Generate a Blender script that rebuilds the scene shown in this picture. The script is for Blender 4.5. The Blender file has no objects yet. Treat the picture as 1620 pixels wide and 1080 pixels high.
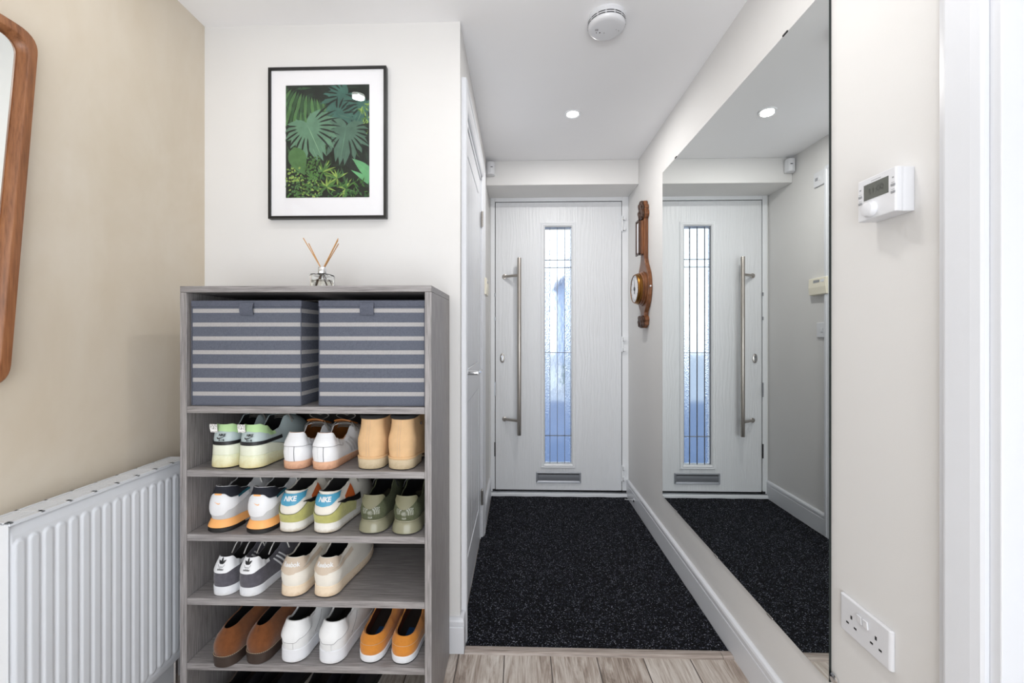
import bpy, bmesh, math, random
from mathutils import Vector, Matrix
random.seed(7)
SC = bpy.context.scene
COL = SC.collection
PI = math.pi

# ------------------------------------------------------------------ camera, world, lights, exposure
CAM_H = 1.145
FOCAL = 660.0                       # focal length in pixels of a 1620 wide frame
cam_d = bpy.data.cameras.new('camera'); cam = bpy.data.objects.new('camera', cam_d); COL.objects.link(cam)
cam_d.sensor_width = 36.0
cam_d.lens = 36.0 * FOCAL / 1620.0
cam_d.shift_x = (810 - 803.1) / 1620.0
cam_d.shift_y = -(540 - 529.5) / 1620.0
cam_d.clip_start = 0.02
cam.location = (0, 0, CAM_H)
cam.rotation_euler = (PI / 2, 0, math.atan(4.1e-5 * FOCAL))
SC.camera = cam

vs = SC.view_settings
vs.view_transform = 'Standard'; vs.look = 'None'; vs.gamma = 1.0; vs.use_curve_mapping = False
vs.exposure = 0.08
SC.display_settings.display_device = 'sRGB'

world = bpy.data.worlds.new('daylight'); SC.world = world; world.use_nodes = True
wn = world.node_tree
bg = wn.nodes['Background']
bg.inputs['Color'].default_value = (0.84, 0.92, 1.0, 1); bg.inputs['Strength'].default_value = 2.0

def area(name, loc, rot, sx, sy, power, color=(1, 1, 1)):
    d = bpy.data.lights.new(name, 'AREA'); d.shape = 'RECTANGLE'; d.size = sx; d.size_y = sy
    d.energy = power; d.color = color
    o = bpy.data.objects.new(name, d); COL.objects.link(o); o.location = loc; o.rotation_euler = rot
    return o
# daylight falling in through the tall window at the back of the hall
area('window_daylight', (-0.10, -0.915, 0.92), (PI / 2, 0, 0), 1.60, 1.40, 22.5, (0.97, 0.985, 1.0))
# added fill light without a fitting, bounced off the ceiling behind the camera
area('added_bounce_fill', (0.05, -0.12, 1.50), (PI, 0, 0), 0.14, 0.14, 8, (1.0, 0.99, 0.975))
# daylight from the open room on the right (through the doorway beside the camera)
area('side_room_daylight', (0.99, 0.28, 1.10), (0, PI / 2, 0), 1.6, 0.62, 0.3, (0.86, 0.93, 1.0))
DOWNLIGHTS = [(0.276, 2.154), (-0.76, 1.02), (0.276, 1.02)]  # last one is added out of view to brighten the lower front door

cy = SC.cycles
cy.max_bounces = 10; cy.diffuse_bounces = 5; cy.glossy_bounces = 5; cy.transmission_bounces = 6; cy.transparent_max_bounces = 12
cy.caustics_reflective = False; cy.caustics_refractive = False
cy.sample_clamp_indirect = 6.0
cy.use_denoising = True

# ------------------------------------------------------------------ materials
def lin(c):
    r = []
    for v in c[:3]:
        v = v / 255.0
        r.append(v / 12.92 if v <= 0.04045 else ((v + 0.055) / 1.055) ** 2.4)
    return (r[0], r[1], r[2], 1.0)

MATS = {}
def base(name):
    m = bpy.data.materials.new(name); m.use_nodes = True
    MATS[name] = m
    return m, m.node_tree, m.node_tree.nodes['Principled BSDF']

def coords(nt, scale=(1, 1, 1), rot=(0, 0, 0)):
    tc = nt.nodes.new('ShaderNodeTexCoord'); mp = nt.nodes.new('ShaderNodeMapping')
    mp.inputs['Scale'].default_value = scale; mp.inputs['Rotation'].default_value = rot
    nt.links.new(tc.outputs['Object'], mp.inputs['Vector'])
    return mp.outputs['Vector']

def noise(nt, vec, scale, detail=4, rough=0.55, dist=0.0):
    n = nt.nodes.new('ShaderNodeTexNoise')
    n.inputs['Scale'].default_value = scale; n.inputs['Detail'].default_value = detail
    n.inputs['Roughness'].default_value = rough; n.inputs['Distortion'].default_value = dist
    nt.links.new(vec, n.inputs['Vector'])
    return n.outputs['Fac']

def ramp(nt, fac, stops, const=False):
    r = nt.nodes.new('ShaderNodeValToRGB')
    if const: r.color_ramp.interpolation = 'CONSTANT'
    e = r.color_ramp.elements
    while len(e) < len(stops): e.new(0.5)
    for i, (p, c) in enumerate(stops):
        e[i].position = p; e[i].color = c
    nt.links.new(fac, r.inputs['Fac'])
    return r.outputs['Color']

def bump(nt, p, height, strength=0.2, dist=0.01):
    b = nt.nodes.new('ShaderNodeBump'); b.inputs['Strength'].default_value = strength; b.inputs['Distance'].default_value = dist
    nt.links.new(height, b.inputs['Height']); nt.links.new(b.outputs['Normal'], p.inputs['Normal'])
    return b

def mathn(nt, op, a, b=None, c=None):
    n = nt.nodes.new('ShaderNodeMath'); n.operation = op
    for i, v in enumerate((a, b, c)):
        if v is None: continue
        if isinstance(v, (int, float)): n.inputs[i].default_value = v
        else: nt.links.new(v, n.inputs[i])
    return n.outputs[0]

def plain(name, col, rough=0.5, metal=0.0, var=0.0, vscale=8, bmp=0.0, bscale=200, coat=0.0, spec=None, sheen=0.0):
    """a colour with an optional soft mottling and fine surface relief"""
    m, nt, p = base(name)
    p.inputs['Roughness'].default_value = rough; p.inputs['Metallic'].default_value = metal
    p.inputs['Coat Weight'].default_value = coat
    if spec is not None: p.inputs['Specular IOR Level'].default_value = spec
    if sheen: p.inputs['Sheen Weight'].default_value = sheen
    c = lin(col)
    vec = coords(nt)
    f = noise(nt, vec, vscale, 3)
    d = tuple(max(0, x * (1 - var)) for x in c[:3]) + (1,)
    u = tuple(min(1, x * (1 + var)) for x in c[:3]) + (1,)
    nt.links.new(ramp(nt, f, [(0.3, d), (0.7, u)]), p.inputs['Base Color'])
    if bmp:
        bump(nt, p, noise(nt, vec, bscale, 2), bmp, 0.002)
    return m

def wood(name, dark, mid, light, scale, rough=0.45, stretch=18, streak=1.0, bmp=0.15, axis=0):
    """streaky grain running along one object axis"""
    m, nt, p = base(name)
    sc = [stretch, stretch, stretch]; sc[axis] = 1.0
    vec = coords(nt, tuple(v * scale for v in sc))
    f1 = noise(nt, vec, 3.0, 6, 0.62, 0.25)
    sc2 = [stretch * 5, stretch * 5, stretch * 5]; sc2[axis] = 2.0
    f2 = noise(nt, coords(nt, tuple(v * scale for v in sc2)), 3.0, 3, 0.6)
    f = mathn(nt, 'ADD', mathn(nt, 'MULTIPLY', f1, 0.62), mathn(nt, 'MULTIPLY', f2, 0.38 * streak))
    nt.links.new(ramp(nt, f, [(0.36, lin(dark)), (0.5, lin(mid)), (0.64, lin(light))]), p.inputs['Base Color'])
    p.inputs['Roughness'].default_value = rough
    bump(nt, p, f2, bmp, 0.001)
    return m

def emit(name, col, strength):
    m, nt, p = base(name)
    p.inputs['Base Color'].default_value = (0.9, 0.9, 0.9, 1)
    p.inputs['Emission Color'].default_value = lin(col); p.inputs['Emission Strength'].default_value = strength
    return m

M_wall = plain('off_white_paint', (221, 220, 219), 0.75, var=0.012, vscale=3, bmp=0.05, bscale=260)
M_ceil = plain('ceiling_paint', (243, 243, 245), 0.85, var=0.008, vscale=2, bmp=0.03, bscale=200)
M_gloss = plain('white_gloss_woodwork', (218, 220, 225), 0.32, var=0.006)
M_upvc = plain('white_upvc', (236, 238, 241), 0.3, var=0.005)
M_plastic = plain('white_plastic', (220, 221, 225), 0.3, var=0.005)
M_cream = plain('cream_plastic', (232, 226, 208), 0.4, var=0.01)
M_rad = plain('radiator_enamel', (216, 220, 226), 0.3, var=0.005)
M_dark = plain('dark_slot', (25, 25, 27), 0.6)
M_greymark = plain('grey_marking', (150, 152, 156), 0.5)
M_brushed = plain('brushed_steel', (176, 172, 168), 0.3, metal=1.0, var=0.04, vscale=30)
M_chrome = plain('chrome', (225, 226, 228), 0.12, metal=1.0)
M_satin = plain('satin_aluminium', (165, 168, 174), 0.3, metal=1.0, var=0.03)
M_plate = plain('letter_plate_aluminium', (172, 175, 182), 0.42, metal=.75, var=0.03)
M_brass = plain('aged_brass', (140, 98, 48), 0.36, metal=1.0, var=0.12, vscale=40)
M_black = plain('black_satin_frame', (20, 20, 21), 0.35)
M_board = plain('white_mount_board', (236, 236, 240), 0.7, var=0.004)
M_lcd = plain('grey_lcd', (92, 94, 88), 0.25)
M_lcdink = plain('lcd_digits', (70, 72, 67), 0.3)

# warm plaster wall with cloudy trowel marks
M_beige, nt, p = base('beige_plaster')
v = coords(nt); f1 = noise(nt, v, 1.7, 5, 0.6, 0.8); f2 = noise(nt, coords(nt, (1, 1.6, 0.7), (0.5, 0, 0)), 3.5, 4, 0.6, 0.6)
f = mathn(nt, 'ADD', mathn(nt, 'MULTIPLY', f1, 0.55), mathn(nt, 'MULTIPLY', f2, 0.45))
nt.links.new(ramp(nt, f, [(0.32, lin((202, 189, 169))), (0.5, lin((209, 198, 181))), (0.68, lin((215, 206, 192)))]), p.inputs['Base Color'])
p.inputs['Roughness'].default_value = 0.6
bump(nt, p, noise(nt, v, 60, 4), 0.06, 0.002)

# grey ash-effect board; grain along x for shelves, along z for the sides
GREY = ((104, 100, 100), (138, 134, 134), (164, 160, 159))
M_ashx = wood('grey_ash_board_level', *GREY, 3.4, axis=0, stretch=26, bmp=0.2)
M_ashz = wood('grey_ash_board_upright', *GREY, 3.4, axis=2, stretch=26, bmp=0.2)
M_walnut = wood('walnut_frame_wood', (108, 66, 38), (140, 90, 56), (160, 108, 70), 2.0, axis=2, stretch=10, rough=0.4)
M_walnuty = wood('walnut_frame_wood_level', (108, 66, 38), (140, 90, 56), (160, 108, 70), 2.0, axis=1, stretch=10, rough=0.4)
M_oak = wood('barometer_oak', (74, 42, 22), (112, 68, 38), (138, 88, 52), 2.5, axis=2, stretch=8, rough=0.35)
M_carved = plain('dark_carved_oak', (62, 38, 24), 0.35, var=0.3, vscale=60, bmp=0.5, bscale=140)

# laminate planks
M_floor, nt, p = base('grey_oak_laminate')
tc = nt.nodes.new('ShaderNodeTexCoord'); sep = nt.nodes.new('ShaderNodeSeparateXYZ'); nt.links.new(tc.outputs['Object'], sep.inputs[0])
PW = 0.164
px = mathn(nt, 'DIVIDE', mathn(nt, 'ADD', sep.outputs['X'], 10 * PW + 0.052), PW)
idx = mathn(nt, 'FLOOR', px)
fx = mathn(nt, 'FRACT', px)
wnz = nt.nodes.new('ShaderNodeTexWhiteNoise'); wnz.noise_dimensions = '1D'; nt.links.new(idx, wnz.inputs['W'])
cmb = nt.nodes.new('ShaderNodeCombineXYZ')
nt.links.new(mathn(nt, 'MULTIPLY', sep.outputs['X'], 9), cmb.inputs[0])
nt.links.new(mathn(nt, 'ADD', mathn(nt, 'MULTIPLY', sep.outputs['Y'], 1.6), mathn(nt, 'MULTIPLY', wnz.outputs['Value'], 30)), cmb.inputs[1])
nt.links.new(idx, cmb.inputs[2])
f1 = noise(nt, cmb.outputs[0], 2.2, 6, 0.65, 1.3)
cmb2 = nt.nodes.new('ShaderNodeCombineXYZ')
nt.links.new(mathn(nt, 'MULTIPLY', sep.outputs['X'], 90), cmb2.inputs[0]); nt.links.new(mathn(nt, 'MULTIPLY', sep.outputs['Y'], 5), cmb2.inputs[1]); nt.links.new(idx, cmb2.inputs[2])
f2 = noise(nt, cmb2.outputs[0], 2.0, 4, 0.6, 0.4)
f = mathn(nt, 'ADD', mathn(nt, 'MULTIPLY', f1, 0.6), mathn(nt, 'ADD', mathn(nt, 'MULTIPLY', f2, 0.3), mathn(nt, 'MULTIPLY', wnz.outputs['Value'], 0.10)))
colr = ramp(nt, f, [(0.36, lin((112, 98, 88))), (0.45, lin((160, 146, 135))), (0.54, lin((194, 185, 177))), (0.66, lin((216, 210, 204)))])
seam = mathn(nt, 'LESS_THAN', mathn(nt, 'ABSOLUTE', mathn(nt, 'SUBTRACT', fx, 0.5)), 0.488)
mx = nt.nodes.new('ShaderNodeMix'); mx.data_type = 'RGBA'
nt.links.new(seam, mx.inputs[0]); mx.inputs[6].default_value = lin((78, 68, 62)); nt.links.new(colr, mx.inputs[7])
nt.links.new(mx.outputs[2], p.inputs['Base Color']); p.inputs['Roughness'].default_value = 0.42
bump(nt, p, mathn(nt, 'ADD', f2, mathn(nt, 'MULTIPLY', seam, 1.5)), 0.15, 0.001)

# ribbed charcoal entrance matting with pale flecks
M_mat, nt, p = base('charcoal_flecked_matting')
v = coords(nt)
fl = nt.nodes.new('ShaderNodeTexVoronoi'); fl.inputs['Scale'].default_value = 400; nt.links.new(v, fl.inputs['Vector'])
sp = nt.nodes.new('ShaderNodeSeparateColor'); nt.links.new(fl.outputs['Color'], sp.inputs[0])
c1 = ramp(nt, sp.outputs[0], [(0.0, lin((8, 8, 11))), (0.45, lin((13, 14, 19))), (0.74, lin((28, 30, 40))), (0.89, lin((80, 84, 98))), (0.968, lin((156, 160, 172)))], True)
nt.links.new(c1, p.inputs['Base Color'])
p.inputs['Roughness'].default_value = 0.95; p.inputs['Specular IOR Level'].default_value = 0.15
tc = nt.nodes.new('ShaderNodeTexCoord'); sep = nt.nodes.new('ShaderNodeSeparateXYZ'); nt.links.new(tc.outputs['Object'], sep.inputs[0])
rib = mathn(nt, 'SINE', mathn(nt, 'MULTIPLY', sep.outputs['Y'], 2 * PI / 0.0105))
hb = mathn(nt, 'ADD', mathn(nt, 'MULTIPLY', rib, 0.35), noise(nt, v, 420, 3))
bump(nt, p, hb, 0.9, 0.006)

# striped woven fabric of the storage boxes (stripes by height)
def striped(name, z0, period, width):
    m, nt, p = base(name)
    tc = nt.nodes.new('ShaderNodeTexCoord'); sep = nt.nodes.new('ShaderNodeSeparateXYZ'); nt.links.new(tc.outputs['Object'], sep.inputs[0])
    ph = mathn(nt, 'FRACT', mathn(nt, 'DIVIDE', mathn(nt, 'ADD', sep.outputs['Z'], 4 * period - z0), period))
    below = mathn(nt, 'LESS_THAN', sep.outputs['Z'], z0 + width + 0.002)
    st = mathn(nt, 'MULTIPLY', mathn(nt, 'LESS_THAN', ph, width / period), below)
    v = coords(nt, (1, 1, 1)); f = noise(nt, coords(nt, (60, 60, 500)), 3, 3, 0.7); g = noise(nt, coords(nt, (500, 60, 60)), 3, 2, 0.7)
    h = mathn(nt, 'ADD', mathn(nt, 'MULTIPLY', f, 0.5), mathn(nt, 'MULTIPLY', g, 0.5))
    ca = ramp(nt, h, [(0.3, lin((66, 71, 84))), (0.7, lin((104, 108, 121)))])
    cb = ramp(nt, h, [(0.3, lin((146, 144, 145))), (0.7, lin((180, 178, 178)))])
    mx = nt.nodes.new('ShaderNodeMix'); mx.data_type = 'RGBA'
    nt.links.new(st, mx.inputs[0]); nt.links.new(ca, mx.inputs[6]); nt.links.new(cb, mx.inputs[7])
    nt.links.new(mx.outputs[2], p.inputs['Base Color']); p.inputs['Roughness'].default_value = 0.85
    bump(nt, p, h, 0.25, 0.001)
    return m
M_stripe = striped('striped_canvas', 0.2705, 0.0402, 0.0118)
M_canvas = plain('blue_grey_canvas', (84, 88, 101), 0.85, var=0.12, vscale=220, bmp=0.3, bscale=500)

# mirrors
def mirror(name, tint):
    m, nt, p = base(name)
    p.inputs['Metallic'].default_value = 1.0; p.inputs['Roughness'].default_value = 0.0
    p.inputs['Base Color'].default_value = tint
    return m
M_mirror = mirror('silvered_glass', (0.885, 0.91, 0.895, 1))
M_mirror_edge = plain('mirror_glass_edge', (28, 36, 36), 0.15)
M_mirror2 = mirror('silvered_glass_small', (0.90, 0.93, 0.915, 1))

# thin clear picture glass
def clear_sheet(name):
    m, nt, p = base(name)
    nt.nodes.remove(p)
    out = [n for n in nt.nodes if n.type == 'OUTPUT_MATERIAL'][0]
    fr = nt.nodes.new('ShaderNodeFresnel'); fr.inputs['IOR'].default_value = 1.45
    tr = nt.nodes.new('ShaderNodeBsdfTransparent'); gl = nt.nodes.new('ShaderNodeBsdfGlossy'); gl.inputs['Roughness'].default_value = 0.01
    mx = nt.nodes.new('ShaderNodeMixShader')
    geo = nt.nodes.new('ShaderNodeNewGeometry')
    nt.links.new(mathn(nt, 'MULTIPLY', fr.outputs[0], mathn(nt, 'SUBTRACT', 1.0, geo.outputs['Backfacing'])), mx.inputs[0]); nt.links.new(tr.outputs[0], mx.inputs[1]); nt.links.new(gl.outputs[0], mx.inputs[2])
    nt.links.new(mx.outputs[0], out.inputs['Surface'])
    return m
M_sheet = clear_sheet('clear_picture_glass')

def obscure(name, scale, strength, rough, tint):
    m, nt, p = base(name)
    p.inputs['Transmission Weight'].default_value = 1.0; p.inputs['Roughness'].default_value = rough
    p.inputs['IOR'].default_value = 1.45; p.inputs['Base Color'].default_value = tint
    v = coords(nt, (1, 1, 0.45)); vo = nt.nodes.new('ShaderNodeTexVoronoi'); vo.feature = 'SMOOTH_F1'; vo.inputs['Scale'].default_value = scale
    nt.links.new(v, vo.inputs['Vector'])
    bump(nt, p, vo.outputs['Distance'], strength, 0.004)
    return m
M_glass_side = obscure('stippled_door_glass', 210, 0.65, 0.12, (0.93, 0.96, 1, 1))
M_glass_mid = obscure('reeded_door_glass', 60, 0.12, 0.10, (0.95, 0.975, 1, 1))
M_lead = plain('lead_came', (120, 123, 130), 0.6)
M_pull = plain('pull_handle_steel', (178, 172, 166), 0.33, metal=1.0, var=0.03)
def clearglass(name, col, ior=1.45, rough=0.0):
    m, nt, p = base(name)
    p.inputs['Transmission Weight'].default_value = 1.0; p.inputs['Roughness'].default_value = rough
    p.inputs['IOR'].default_value = ior; p.inputs['Base Color'].default_value = col
    return m
M_bottle = clearglass('bottle_glass', (0.97, 0.98, 0.98, 1))
M_oil = clearglass('pale_fragrance_oil', (0.98, 0.95, 0.86, 1), 1.36)
M_reed = plain('rattan_reed', (196, 148, 96), 0.7, var=0.12, vscale=90)
M_lamp = emit('lit_lamp_lens', (255, 252, 246), 9.0)

# embossed white door skin: flowing woodgrain relief
M_doorskin, nt, p = base('woodgrain_door_skin')
p.inputs['Base Color'].default_value = lin((228, 230, 233)); p.inputs['Roughness'].default_value = 0.36
w = nt.nodes.new('ShaderNodeTexWave'); w.bands_direction = 'X'; w.inputs['Scale'].default_value = 6; w.inputs['Distortion'].default_value = 14
w.inputs['Detail'].default_value = 3; w.inputs['Detail Scale'].default_value = 1.2
nt.links.new(coords(nt, (2.2, 1, 0.32)), w.inputs['Vector'])
hh = mathn(nt, 'ADD', w.outputs['Fac'], mathn(nt, 'MULTIPLY', noise(nt, coords(nt, (90, 90, 6)), 4, 3), 0.5))
bump(nt, p, hh, 0.26, 0.003)

# ------------------------------------------------------------------ mesh helpers
class MB:
    def __init__(s): s.v = []; s.f = []; s.m = []
    def add(s, vs_, fs, mi=0):
        o = len(s.v); s.v += [tuple(q) for q in vs_]
        for f in fs: s.f.append([i + o for i in f]); s.m.append(mi)
        return s
    def box(s, x0, x1, y0, y1, z0, z1, mi=0):
        if x0 > x1: x0, x1 = x1, x0
        if y0 > y1: y0, y1 = y1, y0
        if z0 > z1: z0, z1 = z1, z0
        v_ = [(x0, y0, z0), (x1, y0, z0), (x1, y1, z0), (x0, y1, z0), (x0, y0, z1), (x1, y0, z1), (x1, y1, z1), (x0, y1, z1)]
        return s.add(v_, [(0, 3, 2, 1), (4, 5, 6, 7), (0, 1, 5, 4), (1, 2, 6, 5), (2, 3, 7, 6), (3, 0, 4, 7)], mi)
    def prism(s, pts, frame, d0, d1, mi=0):
        """polygon pts (a,b) extruded; frame(a,b,d)->xyz"""
        n = len(pts)
        v_ = [frame(a, b, d0) for a, b in pts] + [frame(a, b, d1) for a, b in pts]
        fs = [tuple(range(n - 1, -1, -1)), tuple(range(n, 2 * n))]
        fs += [(i, (i + 1) % n, n + (i + 1) % n, n + i) for i in range(n)]
        return s.add(v_, fs, mi)
    def lathe(s, prof, frame, n=32, mi=0, cap0=True, cap1=True):
        """profile [(r,h)]; frame(x,y,h)->xyz"""
        v_ = []
        for r, h in prof:
            for k in range(n):
                a = 2 * PI * k / n; v_.append(frame(r * math.cos(a), r * math.sin(a), h))
        fs = []
        for j in range(len(prof) - 1):
            for k in range(n):
                fs.append((j * n + k, j * n + (k + 1) % n, (j + 1) * n + (k + 1) % n, (j + 1) * n + k))
        if cap0: fs.append(tuple(range(n - 1, -1, -1)))
        if cap1: fs.append(tuple((len(prof) - 1) * n + k for k in range(n)))
        return s.add(v_, fs, mi)
    def tube(s, pts, r, n=8, mi=0, flat=1.0, closed=False):
        P_ = [Vector(q) for q in pts]; N = len(P_); v_ = []; up = Vector((0, 0, 1))
        prev = None
        for i in range(N):
            if closed: t = P_[(i + 1) % N] - P_[i - 1]
            else: t = P_[min(i + 1, N - 1)] - P_[max(i - 1, 0)]
            t.normalize()
            if prev is None:
                a = t.cross(up)
                if a.length < 1e-3: a = t.cross(Vector((1, 0, 0)))
                a.normalize()
            else:
                a = prev - t * prev.dot(t); a.normalize()
            prev = a; b = t.cross(a)
            rr = r[i] if isinstance(r, (list, tuple)) else r
            for k in range(n):
                an = 2 * PI * k / n
                v_.append(P_[i] + a * (rr * math.cos(an)) + b * (rr * flat * math.sin(an)))
        fs = []
        for j in range(N if closed else N - 1):
            j2 = (j + 1) % N
            for k in range(n):
                fs.append((j * n + k, j * n + (k + 1) % n, j2 * n + (k + 1) % n, j2 * n + k))
        if not closed:
            fs.append(tuple(range(n - 1, -1, -1))); fs.append(tuple((N - 1) * n + k for k in range(n)))
        return s.add(v_, fs, mi)
    def grid(s, fn, nu, nv, mi=0, closed=False):
        v_ = [fn(i / nu, j / nv) for j in range(nv + 1) for i in range(nu + 1)]
        fs = [(j * (nu + 1) + i, j * (nu + 1) + i + 1, (j + 1) * (nu + 1) + i + 1, (j + 1) * (nu + 1) + i) for j in range(nv) for i in range(nu)]
        return s.add(v_, fs, mi)

ORG = {}
def obj(name, mb, mats, parent=None, smooth=False, bevel=0, solid=0, sub=0, fixn=True, seg=2):
    """links the builder's mesh as ONE object; world coordinates are turned into the root's frame"""
    me = bpy.data.meshes.new(name)
    off = ORG.get(parent.name, Vector((0, 0, 0))) if parent else Vector((0, 0, 0))
    me.from_pydata([tuple(Vector(q) - off) for q in mb.v], [], mb.f)
    if not isinstance(mats, (list, tuple)): mats = [mats]
    for m in mats: me.materials.append(m)
    for p_, mi in zip(me.polygons, mb.m): p_.material_index = mi; p_.use_smooth = smooth
    if fixn:
        bm = bmesh.new(); bm.from_mesh(me); bmesh.ops.recalc_face_normals(bm, faces=bm.faces[:]); bm.to_mesh(me); bm.free()
    me.update()
    o = bpy.data.objects.new(name, me); COL.objects.link(o)
    if parent:
        o.parent = parent; ORG[o.name] = off
    if solid:
        q = o.modifiers.new('solid', 'SOLIDIFY'); q.thickness = abs(solid); q.offset = 1 if solid > 0 else -1
        if len(mats) > 1: q.material_offset = 1; q.material_offset_rim = 0
    if bevel:
        q = o.modifiers.new('bevel', 'BEVEL'); q.width = bevel; q.segments = seg; q.limit_method = 'ANGLE'; q.angle_limit = 0.6
        q.harden_normals = False
    if sub:
        q = o.modifiers.new('sub', 'SUBSURF'); q.levels = sub; q.render_levels = sub
    if smooth:
        for p_ in me.polygons: p_.use_smooth = True
        q = o.modifiers.new('split', 'EDGE_SPLIT'); q.split_angle = math.radians(38)
    return o

def tag(o, label, cat, group=None, kind=None):
    o['label'] = label; o['category'] = cat
    if group: o['group'] = group
    if kind: o['kind'] = kind
    return o
def thing(name, label, cat, loc, group=None, kind=None, rotz=None):
    o = bpy.data.objects.new(name, None); COL.objects.link(o)
    o.location = loc; o.rotation_euler = (0, 0, rotz or 0); o.empty_display_size = 0.05
    ORG[o.name] = Vector(loc) if rotz is None else Vector((0, 0, 0))
    return tag(o, label, cat, group, kind)
def struct(name, mb, m, label, cat, **k):
    o = obj(name, mb, m, None, **k)
    return tag(o, label, cat, None, 'structure')

def text2d(s, size, extrude_bold=0.0, shear=0.0, space=1.0):
    cu = bpy.data.curves.new('t', 'FONT'); cu.body = s; cu.size = size; cu.align_x = 'CENTER'; cu.align_y = 'CENTER'
    cu.offset = extrude_bold; cu.shear = shear; cu.space_character = space; cu.resolution_u = 3
    o = bpy.data.objects.new('t', cu); COL.objects.link(o)
    bpy.context.view_layer.update()
    me = bpy.data.meshes.new_from_object(o)
    vs_ = [(q.co.x, q.co.y) for q in me.vertices]; fs = [tuple(p_.vertices) for p_ in me.polygons]
    bpy.data.objects.remove(o); bpy.data.curves.remove(cu); bpy.data.meshes.remove(me)
    return vs_, fs

def lerp(a, b, t): return a + (b - a) * t
def sstep(a, b, x):
    t = max(0.0, min(1.0, (x - a) / (b - a))); return t * t * (3 - 2 * t)
def curve(pts, x):
    """smooth interpolation through (x,value) points"""
    if x <= pts[0][0]: return pts[0][1]
    for (xa, ya), (xb, yb) in zip(pts, pts[1:]):
        if x <= xb: return ya + (yb - ya) * sstep(xa, xb, x)
    return pts[-1][1]

# ------------------------------------------------------------------ room
XL, XR = -1.158, 0.775              # beige wall, right wall
XC = -0.213                         # left wall of the passage
YF, YD, YB = 1.507, 2.982, -0.90    # partition face, front door plane, back wall
ZC = 2.28
struct('floor', MB().box(XL - .1, 1.05, YB - .1, 1.50, -0.05, 0), M_floor, 'grey brown wood laminate floor planks running towards the front door', 'floor')
struct('floor_porch', MB().box(XC - .4, XR + .1, 1.50, YD + .15, -0.05, -0.012), M_floor, 'floor base under the dark entrance matting', 'floor')
struct('ceiling', MB().box(XL - .1, 1.05, YB - .1, YD + .15, ZC, ZC + .08), M_ceil, 'plain white painted ceiling', 'ceiling')
struct('wall_left', MB().box(XL - .1, XL, YB - .1, YF + .1, 0, ZC), M_beige, 'beige cloudy plaster wall behind the radiator', 'wall')
struct('wall_partition', MB().box(XL, XC, YF, YF + .09, 0, ZC), M_wall, 'off white wall behind the shoe shelf', 'wall')
DY0, DY1, DZ = 1.612, 2.352, 2.035  # side door opening
w = MB().box(XC - .09, XC, YF + .09, DY0, 0, ZC).box(XC - .09, XC, DY0, DY1, DZ, ZC).box(XC - .09, XC, DY1, YD + .1, 0, ZC)
struct('wall_passage', w, M_wall, 'off white passage wall holding the panelled side door', 'wall')
JY0, JY1 = -0.12, 0.700             # doorway beside the camera
w = MB().box(XR, XR + .13, JY1, YD + .1, 0, ZC).box(XR, XR + .13, JY0, JY1, 2.04, ZC).box(XR, XR + .13, YB, JY0, 0, ZC)
struct('wall_right', w, M_wall, 'off white right wall carrying the large mirror', 'wall')
WX0, WX1, WZ0, WZ1 = -0.95, 0.75, 0.17, 1.67
w = MB().box(XL, WX0, YB - .1, YB, 0, ZC).box(WX1, XR + .13, YB - .1, YB, 0, ZC).box(WX0, WX1, YB - .1, YB, 0, WZ0).box(WX0, WX1, YB - .1, YB, WZ1, ZC)
struct('wall_back', w, M_wall, 'off white wall with a window behind the camera', 'wall')
w = MB()
for a, b in ((WX0, WX0 + .05), (WX1 - .05, WX1), (-.13, -.07)): w.box(a, b, YB - .07, YB - .02, WZ0, WZ1)
w.box(WX0, WX1, YB - .07, YB - .02, WZ0, WZ0 + .05).box(WX0, WX1, YB - .07, YB - .02, WZ1 - .05, WZ1)
struct('window_1', w, M_upvc, 'white window frame in the wall behind the camera', 'window')
# outer wall round the front door, boxed beam above it
w = MB().box(XC - .1, -0.204, YD - .002, YD + .1, 0, ZC).box(0.776, XR + .13, YD, YD + .1, 0, ZC).box(-0.204, 0.776, YD, YD + .1, 2.132, ZC)
struct('wall_front', w, M_wall, 'off white wall round the front door frame', 'wall')
struct('ceiling_beam', MB().box(XC, XR, 2.719, YD, 2.12, ZC), M_wall, 'boxed off white bulkhead above the front door', 'beam', bevel=.003)

def skirting(name, run, label):
    """run: list of (x,y) along the wall foot with the inward normal on the left of travel; moulded board"""
    mb = MB()
    prof = [(0, 0), (.016, 0), (.016, .094), (.0135, .0955), (.0135, .098), (.016, .0995), (.016, .114), (.013, .121), (.006, .125), (0, .125)]
    n = len(prof); P_ = [Vector((a, b)) for a, b in run]; rings = []
    for i, q in enumerate(P_):
        d0 = (P_[i] - P_[i - 1]).normalized() if i else None
        d1 = (P_[i + 1] - P_[i]).normalized() if i < len(P_) - 1 else None
        if d0 is None: d0 = d1
        if d1 is None: d1 = d0
        n0 = Vector((-d0.y, d0.x)); n1 = Vector((-d1.y, d1.x)); m = (n0 + n1).normalized(); k = 1 / max(.2, m.dot(n0))
        rings.append([(q.x + m.x * k * a, q.y + m.y * k * a, h) for a, h in prof])
    vs_ = [p_ for r in rings for p_ in r]
    fs = [(i * n + j, i * n + (j + 1) % n, (i + 1) * n + (j + 1) % n, (i + 1) * n + j) for i in range(len(rings) - 1) for j in range(n)]
    fs += [tuple(range(n)), tuple((len(rings) - 1) * n + j for j in range(n - 1, -1, -1))]
    mb.add(vs_, fs)
    return struct(name, mb, M_gloss, label, 'skirting board', bevel=.0008, seg=1)
skirting('baseboard_right', [(XR, .778), (XR, YD)], 'white moulded skirting along the right wall')
skirting('baseboard_partition', [(XC, 1.543), (XC, YF), (XL, YF)], 'white skirting wrapping the corner beside the shoe shelf')
skirting('baseboard_passage', [(XC, YD), (XC, 2.418)], 'short white skirting between side door and front door')
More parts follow.
